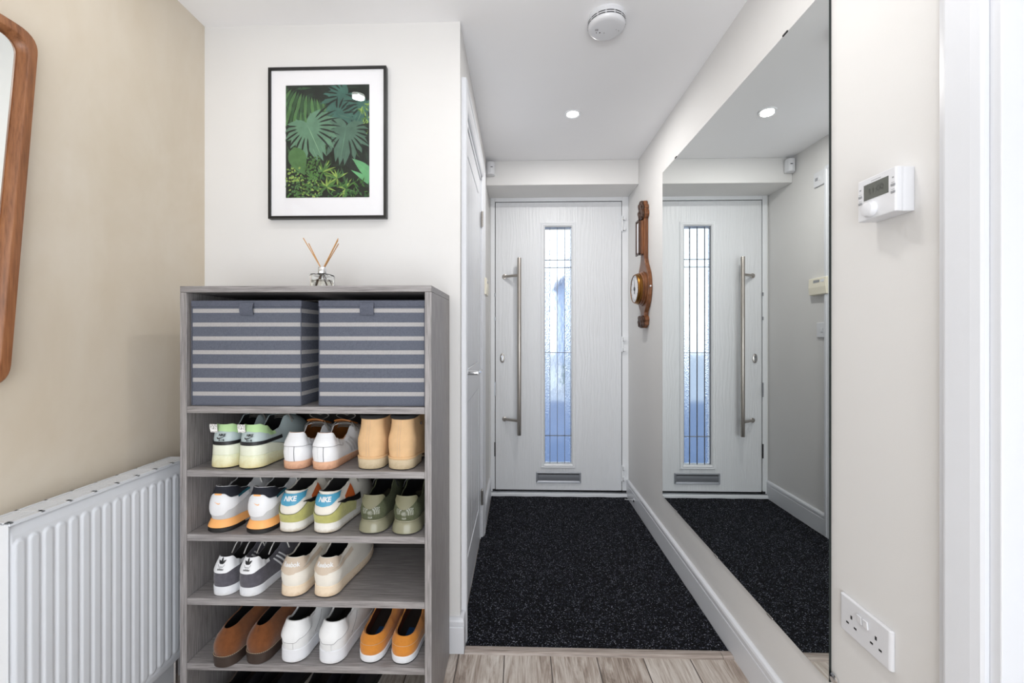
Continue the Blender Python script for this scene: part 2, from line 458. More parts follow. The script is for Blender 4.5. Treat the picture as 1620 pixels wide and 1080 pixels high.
skirting('baseboard_left', [(XL, YF), (XL, YB)], 'white skirting under the radiator')

# matting and wooden edging
mt = MB()
NX, NY = 46, 70
x0, x1, y0, y1 = XC + .019, XR - .018, 1.524, 2.965
def matz(u, v_):
    y = lerp(y0, y1, v_); x = lerp(XC - .003 if DY0 + .004 < y < DY1 - .004 else x0, x1, u)
    if v_ in (0, 1): y += random.uniform(-.002, .002)
    return (x, y, .004 + .0012 * math.sin(x * 31 + y * 17) * math.sin(y * 23))
mt.grid(matz, NX, NY)
n = len(mt.v)
rim = [i for i in range(NX + 1)] + [j * (NX + 1) + NX for j in range(1, NY + 1)] + [NY * (NX + 1) + i for i in range(NX - 1, -1, -1)] + [j * (NX + 1) for j in range(NY - 1, 0, -1)]
base_i = len(mt.v)
for i in rim: mt.v.append((mt.v[i][0], mt.v[i][1], -.012))
for k in range(len(rim)):
    k2 = (k + 1) % len(rim); mt.f.append([rim[k], rim[k2], base_i + k2, base_i + k]); mt.m.append(0)
mt.f.append([base_i + k for k in range(len(rim))]); mt.m.append(0)
o = obj('entrance_mat', mt, M_mat, smooth=False)
tag(o, 'large charcoal flecked entrance mat filling the passage to the front door', 'mat')
M_trim = wood('pale_oak_edging', (112, 100, 92), (158, 146, 138), (182, 172, 164), 2.2, axis=0, stretch=22)
w = MB().prism([(1.490, .0), (1.4935, .006), (1.499, .009), (1.517, .009), (1.5235, .007), (1.5235, -.012), (1.49, -.012)], lambda a, b, d: (d, a, b), XC + .018, .72)
struct('trim_1', w, M_trim, 'pale wooden edging strip between matting and planks', 'edging strip')
w = MB().prism([(1.490, .0), (1.4935, .006), (1.499, .009), (1.517, .009), (1.5235, .007), (1.5235, -.012), (1.49, -.012)], lambda a, b, d: (d, a, b), .722, XR - .017)
struct('trim_2', w, M_trim, 'short end piece of the wooden edging beside the right skirting', 'edging strip')

# ------------------------------------------------------------------ front door
D = thing('door_1', 'white composite front door with a tall narrow leaded glass panel', 'front door', (0.28, YD, 0), kind='structure')
fr = MB()
YO = YD - .012
fr.box(-.2035, -.1715, YO, YD + .06, .030, 2.131).box(.7305, .7755, YO, YD + .06, .030, 2.131).box(-.1715, .7305, YO, YD + .06, 2.094, 2.131)
obj('door_frame', fr, M_upvc, D, bevel=.004)
sl = MB().box(-.2035, .7755, YO - .018, YD + .06, .0, .024)
obj('threshold', sl, M_upvc, D, bevel=.003)
sl = MB().box(-.2035, .7755, YO - .004, YD + .04, .024, .031)
obj('weather_bar', sl, M_satin, D, bevel=.001)
g = MB().box(-.20, .77, YD + .012, YD + .02, .031, 2.12)   # dark rebate behind the gaps, open at the pane
g = MB().box(-.172, -.160, YD + .006, YD + .02, .031, 2.096).box(.722, .731, YD + .006, YD + .02, .031, 2.096).box(-.172, .731, YD + .006, YD + .02, 2.088, 2.096).box(-.172, .731, YD + .006, YD + .02, .031, .042)
obj('rubber_seal', g, M_dark, D)
obj('seal_block', MB().box(-.187, -.1665, YO - .004, YD, .031, .048), M_dark, D)
obj('seal_block', MB().box(.7255, .766, YO - .004, YD, .031, .045), M_dark, D)
GX0, GX1, GZ0, GZ1 = .185, .369, .233, 1.903     # visible glass
lf = MB()
LX0, LX1, LZ0, LZ1 = -.1665, .7265, .042, 2.0885
lf.box(LX0, GX0 - .022, YD - .004, YD + .04, LZ0, LZ1).box(GX1 + .022, LX1, YD - .004, YD + .04, LZ0, LZ1)
lf.box(GX0 - .022, GX1 + .022, YD - .004, YD + .04, LZ0, GZ0 - .022).box(GX0 - .022, GX1 + .022, YD - .004, YD + .04, GZ1 + .022, LZ1)
LEAF = obj('door_leaf', lf, M_doorskin, D)
cs = MB()
def rectframe(mb, x0, x1, z0, z1, prof, mi=0):
    """mitred frame; prof = [(inset, y)] from outer to inner edge; front faces -Y"""
    rings = [[(x0 + i, y, z0 + i), (x1 - i, y, z0 + i), (x1 - i, y, z1 - i), (x0 + i, y, z1 - i)] for i, y in prof]
    v_ = [q for r in rings for q in r]; fs = []
    for k in range(len(rings) - 1):
        for j in range(4): fs.append((k * 4 + j, k * 4 + (j + 1) % 4, (k + 1) * 4 + (j + 1) % 4, (k + 1) * 4 + j))
    mb.add(v_, fs, mi)
rectframe(cs, .153, .405, .196, 1.944, [(0, YD - .003), (.002, YD - .012), (.010, YD - .016), (.014, YD - .013), (.022, YD - .017), (.031, YD - .008), (.0325, YD + .0122), (.0325, YD + .04)])
obj('glazing_cassette', cs, M_upvc, D)
lx = [GX0 - .004, .222, .275, .327, GX1 + .004]
for k in range(4):
    gb = MB().box(lx[k] - (.012 if k == 0 else 0), lx[k + 1] + (.012 if k == 3 else 0), YD + .0125, YD + .0165, GZ0 - .018, GZ1 + .018)
    obj('glass_pane', gb, M_glass_side if k in (0, 3) else M_glass_mid, D)
ld = MB()
for x in lx[1:4]: ld.box(x - .0014, x + .0014, YD + .004, YD + .018, GZ0 - .005, GZ1 + .005)
for z in (1.680, 1.626, 1.018, .425): ld.box(GX0 - .005, GX1 + .005, YD + .004, YD + .018, z - .0018, z + .0018)
ld.box(GX0, GX1, YD + .004, YD + .018, GZ1 - .0035, GZ1)
ld.box(GX0 + .0004, GX0 + .0016, YD + .004, YD + .012, GZ0, GZ1).box(GX1 - .0016, GX1 - .0004, YD + .004, YD + .012, GZ0, GZ1).box(GX0, GX1, YD + .004, YD + .012, GZ0, GZ0 + .0016)
obj('lead_strips', ld, M_lead, D)
H_ = obj('pull_handle', MB().tube([(0.002, 2.905, z) for z in (.446, .45, 1.677, 1.681)], [.0125, .0138, .0138, .0125], 20), M_pull, D, smooth=True)
for z in (1.560, .545):
    q = MB().tube([(0.002, 2.905, z), (-.03, 2.925, z), (-.085, 2.957, z), (-.103, 2.978, z)], .0095, 12)
    q.lathe([(.017, 0), (.017, .004), (.012, .006)], lambda a, b, h, z=z: (-.103 + a, YD - .004 - h, z + b), 20)
    obj('handle_post', q, M_pull, H_, smooth=True)
q = MB()
q.lathe([(.0165, 0), (.0165, .005), (.013, .0075)], lambda a, b, h: (-.119 + a, YD - .004 - h, .980 + b * 2.0), 28)
LK = obj('lock_escutcheon', q, M_brushed, D, smooth=True)
q = MB().lathe([(.0085, 0), (.0085, .010)], lambda a, b, h: (-.119 + a, YD - .006 - h, .990 + b), 20).box(-.1225, -.1155, YD - .0155, YD - .006, .962, .984)
obj('lock_cylinder', q, M_satin, LK, smooth=True)
q = MB().box(-.1202, -.1178, YD - .0168, YD - .015, .983, .997)
obj('keyhole', q, M_dark, LK)
LB = thing('letter_plate', 'satin chrome letter plate low on the front door', 'letterbox', (.28, YD, .13))
q = MB(); rectframe(q, .122, .441, .093, .170, [(0, YD - .004), (.001, YD - .012), (.004, YD - .014), (.011, YD - .013), (.014, YD - .010), (.016, YD - .006)])
# the letter plate is part of the door
COLD = LB; bpy.data.objects.remove(LB)
LB = obj('letter_plate', q, M_plate, D)
q = MB().grid(lambda u, v_: (lerp(.137, .426, u), YD - .0075 - .004 * math.sin(v_ * PI / 2), lerp(.108, .152, v_)), 1, 8)
obj('letter_flap', q, M_plate, LB, smooth=True)
obj('flap_gap', MB().box(.137, .426, YD - .0062, YD - .005, .150, .158), M_dark, LB)
for z in (1.925, 1.075, .165):
    q = MB()
    for dz in (-.045, .028): q.box(.728, .750, YO - .020, YO + .004, z + dz, z + dz + .026)
    q.box(.7275, .7335, YO - .012, YO, z - .055, z + .062)
    q.lathe([(.0065, z - .05), (.0065, z + .06)], lambda a, b, h: (.7285 + a, YO - .012 + b, h), 12)
    HG = obj('hinge', q, M_upvc, D, bevel=.002)
    for dz in (-.0475, .0255): obj('hinge_shadow', MB().box(.731, .7385, YO - .0206, YO - .010, z + dz, z + dz + .0022).box(.7305, .7325, YO - .0206, YO - .010, z + dz, z + dz + .026), M_dark, HG)  # dark slips stand in for the shadow between the hinge parts
for z in (1.43, 1.26, .76, .33):
    obj('lock_keep', MB().box(-.1755, -.1685, YO - .002, YO + .004, z - (.05 if z < 1 else .012), z + (.05 if z < 1 else .012)), M_dark if z in (.33,) else M_satin, D)

# ------------------------------------------------------------------ side door (panelled, with lever)
S = thing('door_2', 'white cottage panelled side door seen edge-on in the passage wall', 'interior door', (XC, 1.98, 0), kind='structure')
ar = MB()
AW = .067
prof = [(0, 0), (0, .016), (.006, .020), (.020, .020), (.024, .017), (.040, .016), (.050, .014), (AW - .004, .010), (AW, .006), (AW, 0)]
n = len(prof)
# mitred architrave swept up, over, and down (inner edge = last profile point)
path = [(DY0 + .0, .0, 1, 0), (DY0, DZ, 1, 1), (DY1, DZ, -1, 1), (DY1, 0, -1, 0)]
rings = []
for y, z, sy, sz in path:
    rings.append([(XC + h, y - sy * (AW - a), (z + (AW - a)) if sz else z) for a, h in prof])
v_ = [q for r in rings for q in r]
fs = [(i * n + j, i * n + (j + 1) % n, (i + 1) * n + (j + 1) % n, (i + 1) * n + j) for i in range(3) for j in range(n)]
fs += [tuple(range(n)), tuple(3 * n + j for j in range(n - 1, -1, -1))]
ar.add(v_, fs)
obj('architrave', ar, M_gloss, S)
ln = MB().box(XC - .088, XC, DY0, DY0 + .022, 0, DZ).box(XC - .088, XC, DY1 - .022, DY1, 0, DZ).box(XC - .088, XC, DY0, DY1, DZ - .022, DZ)
obj('door_lining', ln, M_gloss, S)
DX = XC - .004
dl = MB()
a, b = DY0 + .026, DY1 - .025
zt = DZ - .028
dl.box(DX - .035, DX - .006, a, b, .008, zt)
st = .085
dl.box(DX - .006, DX, a, a + st, .008, zt).box(DX - .006, DX, b - st, b, .008, zt).box(DX - .006, DX, a + st, b - st, zt - .1, zt).box(DX - .006, DX, a + st, b - st, .008, .2).box(DX - .006, DX, a + st, b - st, .86, 1.0)
nb = 5; bw = (b - a - 2 * st) / nb
for k in range(nb):
    for z0, z1 in ((.2, .86), (1.0, zt - .1)):
        dl.box(DX - .006, DX - .0025, a + st + k * bw + .0035, a + st + (k + 1) * bw - .0035, z0 + .004, z1 - .004)
obj('door_leaf', dl, M_gloss, S, bevel=.0012, seg=1)
obj('shadow_gap', MB().box(DX - .03, DX - .004, a, b + .003, zt, DZ - .022), M_dark, S)
hy = 1.70
h1 = MB().lathe([(.025, 0), (.025, .006), (.021, .009), (.010, .010), (.0095, .05)], lambda p_, q_, h: (DX + h, hy + p_, .99 + q_), 24)
HL = obj('lever_rose', h1, M_chrome, S, smooth=True)
h2 = MB().tube([(DX + .048, hy - .004, .99), (DX + .051, hy + .02, .991), (DX + .051, hy + .06, .992), (DX + .050, hy + .115, .990), (DX + .046, hy + .128, .988)], [.009, .0105, .0095, .0085, .007], 12, flat=.75)
obj('lever', h2, M_chrome, HL, smooth=True)
for z in (1.79, .235):
    q = MB()
    q.box(XC + .0005, XC + .003, b - .006, b + .03, z - .04, z + .04)
    for k in range(5): q.lathe([(.0055, z - .04 + k * .0162), (.0055, z - .04 + k * .0162 + .0150)], lambda p_, q_, h: (XC + .008 + p_, b + .003 + q_, h), 12)
    q.lathe([(.007, z + .041), (.005, z + .047)], lambda p_, q_, h: (XC + .008 + p_, b + .003 + q_, h), 12)
    obj('hinge', q, M_brushed, S, smooth=True)

# ------------------------------------------------------------------ doorway beside the camera
w = MB()
AP = [(0, 0), (0, .012), (.004, .016), (.014, .018), (.019, .024), (.0225, .0245), (.060, .022), (.074, .020), (.078, .017), (.078, 0)]
n = len(AP)
def archv(y_out, sgn):
    lo = [(XR - h, y_out + sgn * (.078 - a) - sgn * .078 * 0, 0) for a, h in AP]
    return lo
# far leg: outer edge at y=.778, inner edge at .700
v_ = [(XR - h, .778 - a, 0) for a, h in AP] + [(XR - h, .778 - a, 2.04 + .078 - a) for a, h in AP] + [(XR - h, JY0 - .078 + a, 2.04 + .078 - a) for a, h in AP] + [(XR - h, JY0 - .078 + a, 0) for a, h in AP]
fs = [(i * n + j, i * n + (j + 1) % n, (i + 1) * n + (j + 1) % n, (i + 1) * n + j) for i in range(3) for j in range(n)]
fs += [tuple(range(n)), tuple(3 * n + j for j in range(n - 1, -1, -1))]
w.add(v_, fs)
R_ = thing('door_3', 'white architrave and door lining at the right edge of the photo', 'doorway', (XR, .70, 0), kind='structure')
obj('architrave', w, M_gloss, R_)
w = MB().box(XR - .010, XR + .20, JY1 - .018, JY1, 0, 2.04).box(XR - .010, XR + .20, JY0, JY0 + .018, 0, 2.04).box(XR - .010, XR + .20, JY0, JY1, 2.022, 2.04)
obj('door_lining', w, M_gloss, R_, bevel=.002)
w = MB().box(XR + .048, XR + .085, JY1 - .030, JY1 - .018, 0, 2.022).box(XR + .048, XR + .085, JY0 + .018, JY0 + .030, 0, 2.022)
obj('door_stop', w, M_gloss, R_, bevel=.0015)
# far side of the side room so that no void shows
w = MB().box(1.04, 1.10, JY0 - .3, .80, 0, 2.3).box(XR + .13, 1.05, .75, .80, 0, 2.3).box(XR + .13, 1.05, JY0 - .3, JY0 - .25, 0, 2.3)
struct('wall_side_room', w, M_wall, 'off white walls of the small lobby beyond the right doorway', 'wall')

# ------------------------------------------------------------------ shoe shelf
CX0, CX1, CY0, CY1, CT = -.980, -.2485, 1.180, 1.486, 1.286
cab = thing('shoe_shelf', 'tall grey wood effect open shoe shelf against the off white wall', 'shelf unit', ((CX0 + CX1) / 2, (CY0 + CY1) / 2, 0))
obj('side_panel', MB().box(CX0, CX0 + .0195, CY0, CY1, 0, CT - .0185), M_ashz, cab, bevel=.0012)
obj('side_panel', MB().box(CX1 - .0195, CX1, CY0, CY1, 0, CT - .0185), M_ashz, cab, bevel=.0012)
obj('top_panel', MB().box(CX0, CX1, CY0, CY1, CT - .0182, CT), M_ashx, cab, bevel=.0012)
SHELF = [.9385, .7545, .5690, .3840, .1960]
for z in SHELF:
    obj('shelf', MB().box(CX0 + .020, CX1 - .020, CY0 + .001, CY1 - .004, z - .0195, z), M_ashx, cab, bevel=.001)
obj('plinth', MB().box(CX0 + .020, CX1 - .020, CY0 + .02, CY0 + .036, 0, .05), M_ashx, cab)
M_back_shade = plain('shade_dark_backing', (38, 34, 32), .8, var=.1)  # near-black colour stands in for the shade deep inside the shelves
obj('back_panel', MB().box(CX0 + .0195, CX1 - .0195, CY1 - .0035, CY1, .01, CT - .019), M_back_shade, cab)

# ------------------------------------------------------------------ storage boxes
def storage_box(x0, x1, y0, z0, h, label, rz, tabx):
    d = .272; wdt = x1 - x0
    t = thing('storage_box', label, 'storage box', ((x0 + x1) / 2, y0, z0), 'striped fabric boxes on the top shelf', rotz=rz)
    q = MB(); hw = wdt / 2
    def sh(u, v_, s):
        return s
    # soft sided cube: sides bow a little
    NB = 10
    def ring(z, k=0.0):
        pts = []
        b_ = .0035 * math.sin(PI * min(1, z / h)) + k
        for i in range(NB): f_ = i / NB; pts.append((lerp(-hw, hw, f_), -b_ * math.sin(PI * f_), z))
        for i in range(NB): f_ = i / NB; pts.append((hw + b_ * .6 * math.sin(PI * f_), d * f_, z))
        for i in range(NB): f_ = i / NB; pts.append((lerp(hw, -hw, f_), d, z))
        for i in range(NB): f_ = i / NB; pts.append((-hw - b_ * .6 * math.sin(PI * f_), lerp(d, 0, f_), z))
        return pts
    zs_ = [0.0, .003] + [h * k / 12 for k in range(1, 12)] + [h - .018]
    v_ = []
    for z in zs_: v_ += ring(z)
    n = 4 * NB
    fs = [(j * n + i, j * n + (i + 1) % n, (j + 1) * n + (i + 1) % n, (j + 1) * n + i) for j in range(len(zs_) - 1) for i in range(n)]
    fs += [tuple(range(n)), tuple((len(zs_) - 1) * n + i for i in range(n))]
    q.add(v_, fs)
    obj('box_body', q, M_stripe, t, bevel=.0015, seg=2)
    r = MB()
    v_ = []
    for z, e in ((h - .0185, .0012), (h - .0185, .0022), (h - .001, .0022), (h, .0)):
        v_ += [(x + math.copysign(e, x), y + (-e if y < d / 2 else e), z) for x, y, _ in ring(h - .02)]
    fs = [(j * n + i, j * n + (i + 1) % n, (j + 1) * n + (i + 1) % n, (j + 1) * n + i) for j in range(3) for i in range(n)] + [tuple(3 * n + i for i in range(n)), tuple(range(n))]
    r.add(v_, fs)
    obj('lid', r, M_canvas, t, bevel=.001)
    tb = MB().grid(lambda u, v_: (tabx + lerp(-.020, .020, u), -.0040 - .004 * math.sin(PI * v_) - .0015 * u, h - .008 - v_ * .034), 6, 8)
    obj('pull_tab', tb, M_canvas, t, smooth=True, solid=.0022)
    pp = MB()
    for sx in (-1, 1): pp.tube([(sx * (hw + .0005), -.0008, z) for z in (.002, h / 2, h - .02)], .0013, 6)
    pp.tube([(-hw, -.001, .0022), (0, -.0012, .0022), (hw, -.001, .0022)], .0015, 6)
    obj('piping', pp, M_canvas, t, smooth=True)
    return t
storage_box(-.9525, -.6315, 1.192, .9387, .3065, 'striped blue grey fabric box on the left of the top shelf', 0.0, .005 - .0)
storage_box(-.578, -.2725, 1.196, .9387, .3065, 'striped blue grey fabric box on the right of the top shelf beside the side panel', 0.012, -.012)

# ------------------------------------------------------------------ shoes
LEA = dict(rough=.42, var=.03, vscale=25, bmp=.12, bscale=420)
def L(name, col, **k):
    d = dict(LEA); d.update(k); return plain(name, col, **d)
def dirty(name, clean, dirt, zlo, zhi, rough=.5, amt=.5):
    """worn rubber: scuffs gather in blotches near the ground edge"""
    m, nt, p = base(name)
    v = coords(nt)
    sep = nt.nodes.new('ShaderNodeSeparateXYZ'); tc = nt.nodes.new('ShaderNodeTexCoord'); nt.links.new(tc.outputs['Object'], sep.inputs[0])
    low = nt.nodes.new('ShaderNodeMapRange'); low.inputs[1].default_value = zlo; low.inputs[2].default_value = zhi; low.inputs[3].default_value = amt; low.inputs[4].default_value = 0.0
    nt.links.new(sep.outputs['Z'], low.inputs[0])
    f = mathn(nt, 'ADD', low.outputs[0], mathn(nt, 'MULTIPLY', noise(nt, v, 90, 5, .7), .6))
    nt.links.new(ramp(nt, f, [(0.34, lin(clean)), (0.85, lin(dirt))]), p.inputs['Base Color']); p.inputs['Roughness'].default_value = rough
    bump(nt, p, noise(nt, v, 300, 3), .15, .001)
    return m
def suede(name, col, var=.16):
    return plain(name, col, 0.92, var=var, vscale=70, bmp=.35, bscale=600, spec=.15, sheen=.25)

K_white = L('white_leather', (226, 227, 230))
K_white2 = L('bright_white_leather', (224, 225, 226), rough=.5)
K_black = L('black_leather', (22, 22, 26))
K_blacko = plain('black_rubber', (24, 22, 22), .6, var=.1)
K_lace_w = plain('white_lace', (214, 212, 208), .85, var=.05, vscale=300, bmp=.3, bscale=900)
K_lace_g = plain('grey_lace', (122, 118, 112), .85, var=.05, vscale=300, bmp=.3, bscale=900)
K_lin_d = plain('dark_lining', (32, 32, 34), .9, var=.1)
K_lin_g = plain('grey_lining', (84, 82, 82), .9, var=.1)
K_lin_tan = plain('tan_leather_lining', (170, 104, 44), .6, var=.12, vscale=30)
K_mint = L('mint_grey_leather', (176, 190, 192))
K_green = L('pale_green_mesh', (178, 212, 156), rough=.8)
K_glow = dirty('translucent_green_sole', (222, 226, 200), (206, 190, 132), .0, .045, .35, .5)
K_glow2 = dirty('pale_grey_green_midsole', (224, 228, 212), (214, 216, 190), .04, .07, .4, .3)
K_gum = dirty('gum_sole', (214, 168, 138), (150, 96, 66), .0, .02, .55, .35)
K_tan = L('tan_nubuck', (212, 176, 134), rough=.8, var=.09, vscale=22, spec=.2)
K_tansole = dirty('tan_boot_sole', (196, 180, 152), (150, 130, 98), .0, .03, .7, .4)
K_orange = L('apricot_midsole', (244, 176, 106), rough=.5)
K_pale = L('pale_grey_suede', (196, 197, 199), rough=.85)
K_teal = L('teal_textile', (28, 92, 108), rough=.8)
K_navy = L('dark_navy_textile', (22, 25, 36), rough=.85)
K_blue = L('sky_blue_leather', (72, 150, 182))
K_lime = suede('lime_olive_suede', (176, 174, 108), .1)
K_dunksole = dirty('scuffed_white_sole', (224, 222, 216), (150, 130, 100), .0, .016, .5, .55)
K_rust = L('rust_orange_leather', (190, 92, 42))
K_olive = plain('olive_knit', (78, 83, 60), .9, var=.2, vscale=260, bmp=.5, bscale=500)
K_olive2 = L('olive_heel_leather', (112, 110, 86), rough=.55)
K_olivesole = plain('glossy_olive_foam', (132, 130, 108), .2, var=.06, vscale=12)
K_reflect, nt, p = base('silver_dot_print')
vo = nt.nodes.new('ShaderNodeTexVoronoi'); vo.inputs['Scale'].default_value = 520; vo.inputs['Randomness'].default_value = .15
nt.links.new(coords(nt), vo.inputs['Vector'])
nt.links.new(ramp(nt, vo.outputs['Distance'], [(0, lin((186, 188, 182))), (.36, lin((84, 88, 66)))], True), p.inputs['Base Color'])
K_gsuede = suede('slate_grey_suede', (86, 84, 92))
K_wsole = dirty('white_rubber_sole', (222, 224, 229), (196, 192, 186), .0, .014, .45, .3)
K_cream = L('cream_white_leather', (226, 221, 211), rough=.5)
K_beige = L('beige_leather', (198, 182, 164), rough=.55)
K_creamsole = dirty('yellowed_rubber_sole', (226, 208, 184), (176, 140, 100), .0, .02, .55, .35)
K_brown = suede('tobacco_brown_suede', (108, 64, 34), .14)
K_brownsole = plain('dark_brown_rubber', (54, 42, 36), .5, var=.1)
K_seam = plain('grey_seam_thread', (120, 120, 124), .8)
K_stitch = plain('cream_stitching', (206, 180, 150), .8)
K_mustard = suede('mustard_yellow_canvas', (198, 128, 52), .07)
K_redlin = plain('rust_red_lining', (96, 48, 30), .8)
K_insole = plain('blue_insole', (40, 92, 148), .7)
K_insole_d = plain('dark_insole', (58, 50, 46), .85)
K_dots, nt, p = base('black_dotted_white_tab')
vo = nt.nodes.new('ShaderNodeTexVoronoi'); vo.inputs['Scale'].default_value = 260; vo.inputs['Randomness'].default_value = .35
nt.links.new(coords(nt), vo.inputs['Vector'])
nt.links.new(ramp(nt, vo.outputs['Distance'], [(0, lin((15, 15, 15))), (.34, lin((238, 238, 236)))], True), p.inputs['Base Color'])

class Last:
    """shoe geometry: footprint outline lofted to the opening rim; heel at the origin, toe towards +Y"""
    def __init__(s, side, Lg=.285, wh=.034, wb=.046, rh=.036, zsh=.03, zst=.022, hh=.08, hc=.062, ht=.095, T=.155, inset=.010,
                 spring=.010, bulge=.0035, heelw=.80, rimpts=None, tuck=0.0):
        s.side, s.L, s.wh, s.wb, s.rh, s.zsh, s.zst = side, Lg, wh, wb, rh, zsh, zst
        s.hh, s.hc, s.ht, s.T, s.inset, s.spring, s.bulge, s.heelw = hh, hc, ht, T, inset, spring, bulge, heelw
        s.rimpts = rimpts or [(0, hh), (.05, hh), (.22, hc), (.34, hc + .004), (.62, ht), (1, ht + .002)]
        s.tuck = tuck
        pts = []; n = 260; bl = .64 * Lg
        for i in range(n + 1):
            f_ = i / n
            if f_ < .25:
                th = f_ / .25 * PI / 2; y = rh * (1 - math.cos(th)); x = wh * (math.sin(th) ** .82)
            elif f_ < .6:
                k = (f_ - .25) / .35; y = lerp(rh, bl, k); x = lerp(wh, wb, sstep(0, 1, k))
            else:
                th = (f_ - .6) / .4 * PI / 2; y = bl + (Lg - bl) * math.sin(th); x = wb * (math.cos(th) ** .85 if th < PI / 2 - 1e-6 else 0)
            pts.append((x, y))
        s.h = pts
        s.A = [0.0]
        for (xa, ya), (xb, yb) in zip(pts, pts[1:]): s.A.append(s.A[-1] + math.hypot(xb - xa, yb - ya))
        s.half = s.A[-1]
    def cshift(s, y): return s.side * .005 * sstep(.35, 1, y / s.L)
    def out(s, a):
        """footprint point at signed arc length a from the heel centre: x,y,nx,ny"""
        sg = 1 if a >= 0 else -1; q = min(abs(a), s.half - 1e-7)
        lo, hi = 0, len(s.A) - 1
        while hi - lo > 1:
            m = (lo + hi) // 2
            if s.A[m] <= q: lo = m
            else: hi = m
        k = (q - s.A[lo]) / max(1e-9, s.A[hi] - s.A[lo])
        (xa, ya), (xb, yb) = s.h[lo], s.h[hi]
        x, y = lerp(xa, xb, k), lerp(ya, yb, k)
        i0, i1 = max(0, lo - 3), min(len(s.h) - 1, hi + 3)
        tx, ty = s.h[i1][0] - s.h[i0][0], s.h[i1][1] - s.h[i0][1]
        if i0 == 0: tx, ty = lerp(1, tx / max(1e-9, math.hypot(tx, ty)), min(1, q / .01)), lerp(0, ty / max(1e-9, math.hypot(tx, ty)), min(1, q / .01))
        l_ = max(1e-9, math.hypot(tx, ty)); nx, ny = ty / l_, -tx / l_
        return sg * x + s.cshift(y), y, sg * nx, ny
    def spr(s, y): return s.spring * max(0, (y / s.L - .62) / .38) ** 2
    def zs(s, y): return lerp(s.zsh, s.zst, sstep(.1, .6, y / s.L)) + s.spr(y)
    def rim(s, a):
        x, y, nx, ny = s.out(a); f_ = y / s.L
        g_ = 1 - (1 - f_) ** (s.L / s.T)
        yr = s.inset + (s.T - s.inset) * g_
        cx_ = s.cshift(y)
        k = curve([(0, s.heelw), (.3, s.heelw * .98), (.55, .66), (1, .55)], f_)
        xr = (x - cx_) * k + s.cshift(yr)
        return xr, yr, curve(s.rimpts, f_)
    def S(s, a, t, off=0.0):
        x, y, nx, ny = s.out(a); xr, yr, zr = s.rim(a); z0 = s.zs(y); f_ = y / s.L
        m = sstep(.28, .62, f_)
        h = lerp(t ** 2.2, 1 - math.cos(t * PI / 2), m)
        e = lerp(t, .55 * math.sin(t * PI / 2) + .45 * t, m)
        b = s.bulge * math.sin(PI * min(1, t * 1.1)) * (1 - .5 * m) - s.tuck * math.sin(PI * max(0, min(1, (t - .45) / .55))) * (1 - m)
        return (lerp(x, xr, h) + nx * (b + off), lerp(y, yr, h) + ny * (b + off), lerp(z0, zr, e) + off * .3 * t)
    def tz(s, a, z):
        x, y, _, _ = s.out(a); zr = s.rim(a)[2]; z0 = s.zs(y)
        return max(0.0, min(1.0, (z - z0) / (zr - z0)))
    def upper(s, NU=110, NT=20):
        mb = MB(); v_ = []
        for j in range(NT + 1):
            for i in range(NU):
                a = -s.half + 2 * s.half * i / NU
                v_.append(s.S(a, j / NT))
        fs = [(j * NU + i, j * NU + (i + 1) % NU, (j + 1) * NU + (i + 1) % NU, (j + 1) * NU + i) for j in range(NT) for i in range(NU)]
        return mb.add(v_, fs)
    def band(s, z0, z1, o0, o1, toe=.8, ymax=None, NU=110, rnd=.0015, mid=None):
        mb = MB(); v_ = []
        al = [-s.half + 2 * s.half * i / NU for i in range(NU)]
        if ymax: al = [a for a in al if s.out(a)[1] <= ymax]
        N = len(al)
        lev = [(z0, o0 - rnd), (z0 + rnd, o0)]
        if mid: lev += [(lerp(z0, z1, k), lerp(o0, o1, k) + mid * math.sin(PI * k)) for k in (.25, .5, .75)]
        lev += [(z1 - rnd, o1), (z1, o1 - rnd), (z1, o1 - .006)]
        for z, off in lev:
            for a in al:
                x, y, nx, ny = s.out(a)
                zz = z * lerp(1, toe, sstep(.1, .6, y / s.L)) + s.spr(y) + .0003
                v_.append((x + nx * off, y + ny * off, zz))
        fs = [(j * N + i, j * N + (i + 1) % N, (j + 1) * N + (i + 1) % N, (j + 1) * N + i) for j in range(len(lev) - 1) for i in range(N)]
        fs += [tuple(range(N - 1, -1, -1)), tuple((len(lev) - 1) * N + i for i in range(N))]
        return mb.add(v_, fs)
    def patch(s, a0, a1, lo, hi, off=.0012, NA=40, NZ=10):
        """raised panel between two height functions of the arc length"""
        def fn(u, v_):
            a = lerp(a0, a1, u); tl = s.tz(a, lo(a)); th = 1.0 if hi is None else s.tz(a, hi(a))
            return s.S(a, lerp(tl, max(tl, th), v_), off)
        return MB().grid(fn, NA, NZ)
    def wrap(s, verts, faces, ac, zc, off=.0024, flip=False):
        v_ = []
        for x, y in verts:
            a = ac + x; v_.append(s.S(a, s.tz(a, zc + y), off))
        return MB().add(v_, faces)
    def piping(s, r=.0016, lo=-.12, hi=.12, n=60, t=1.0):
        return MB().tube([s.S(lerp(lo, hi, i / n), t, .0) for i in range(n + 1)], r, 7)

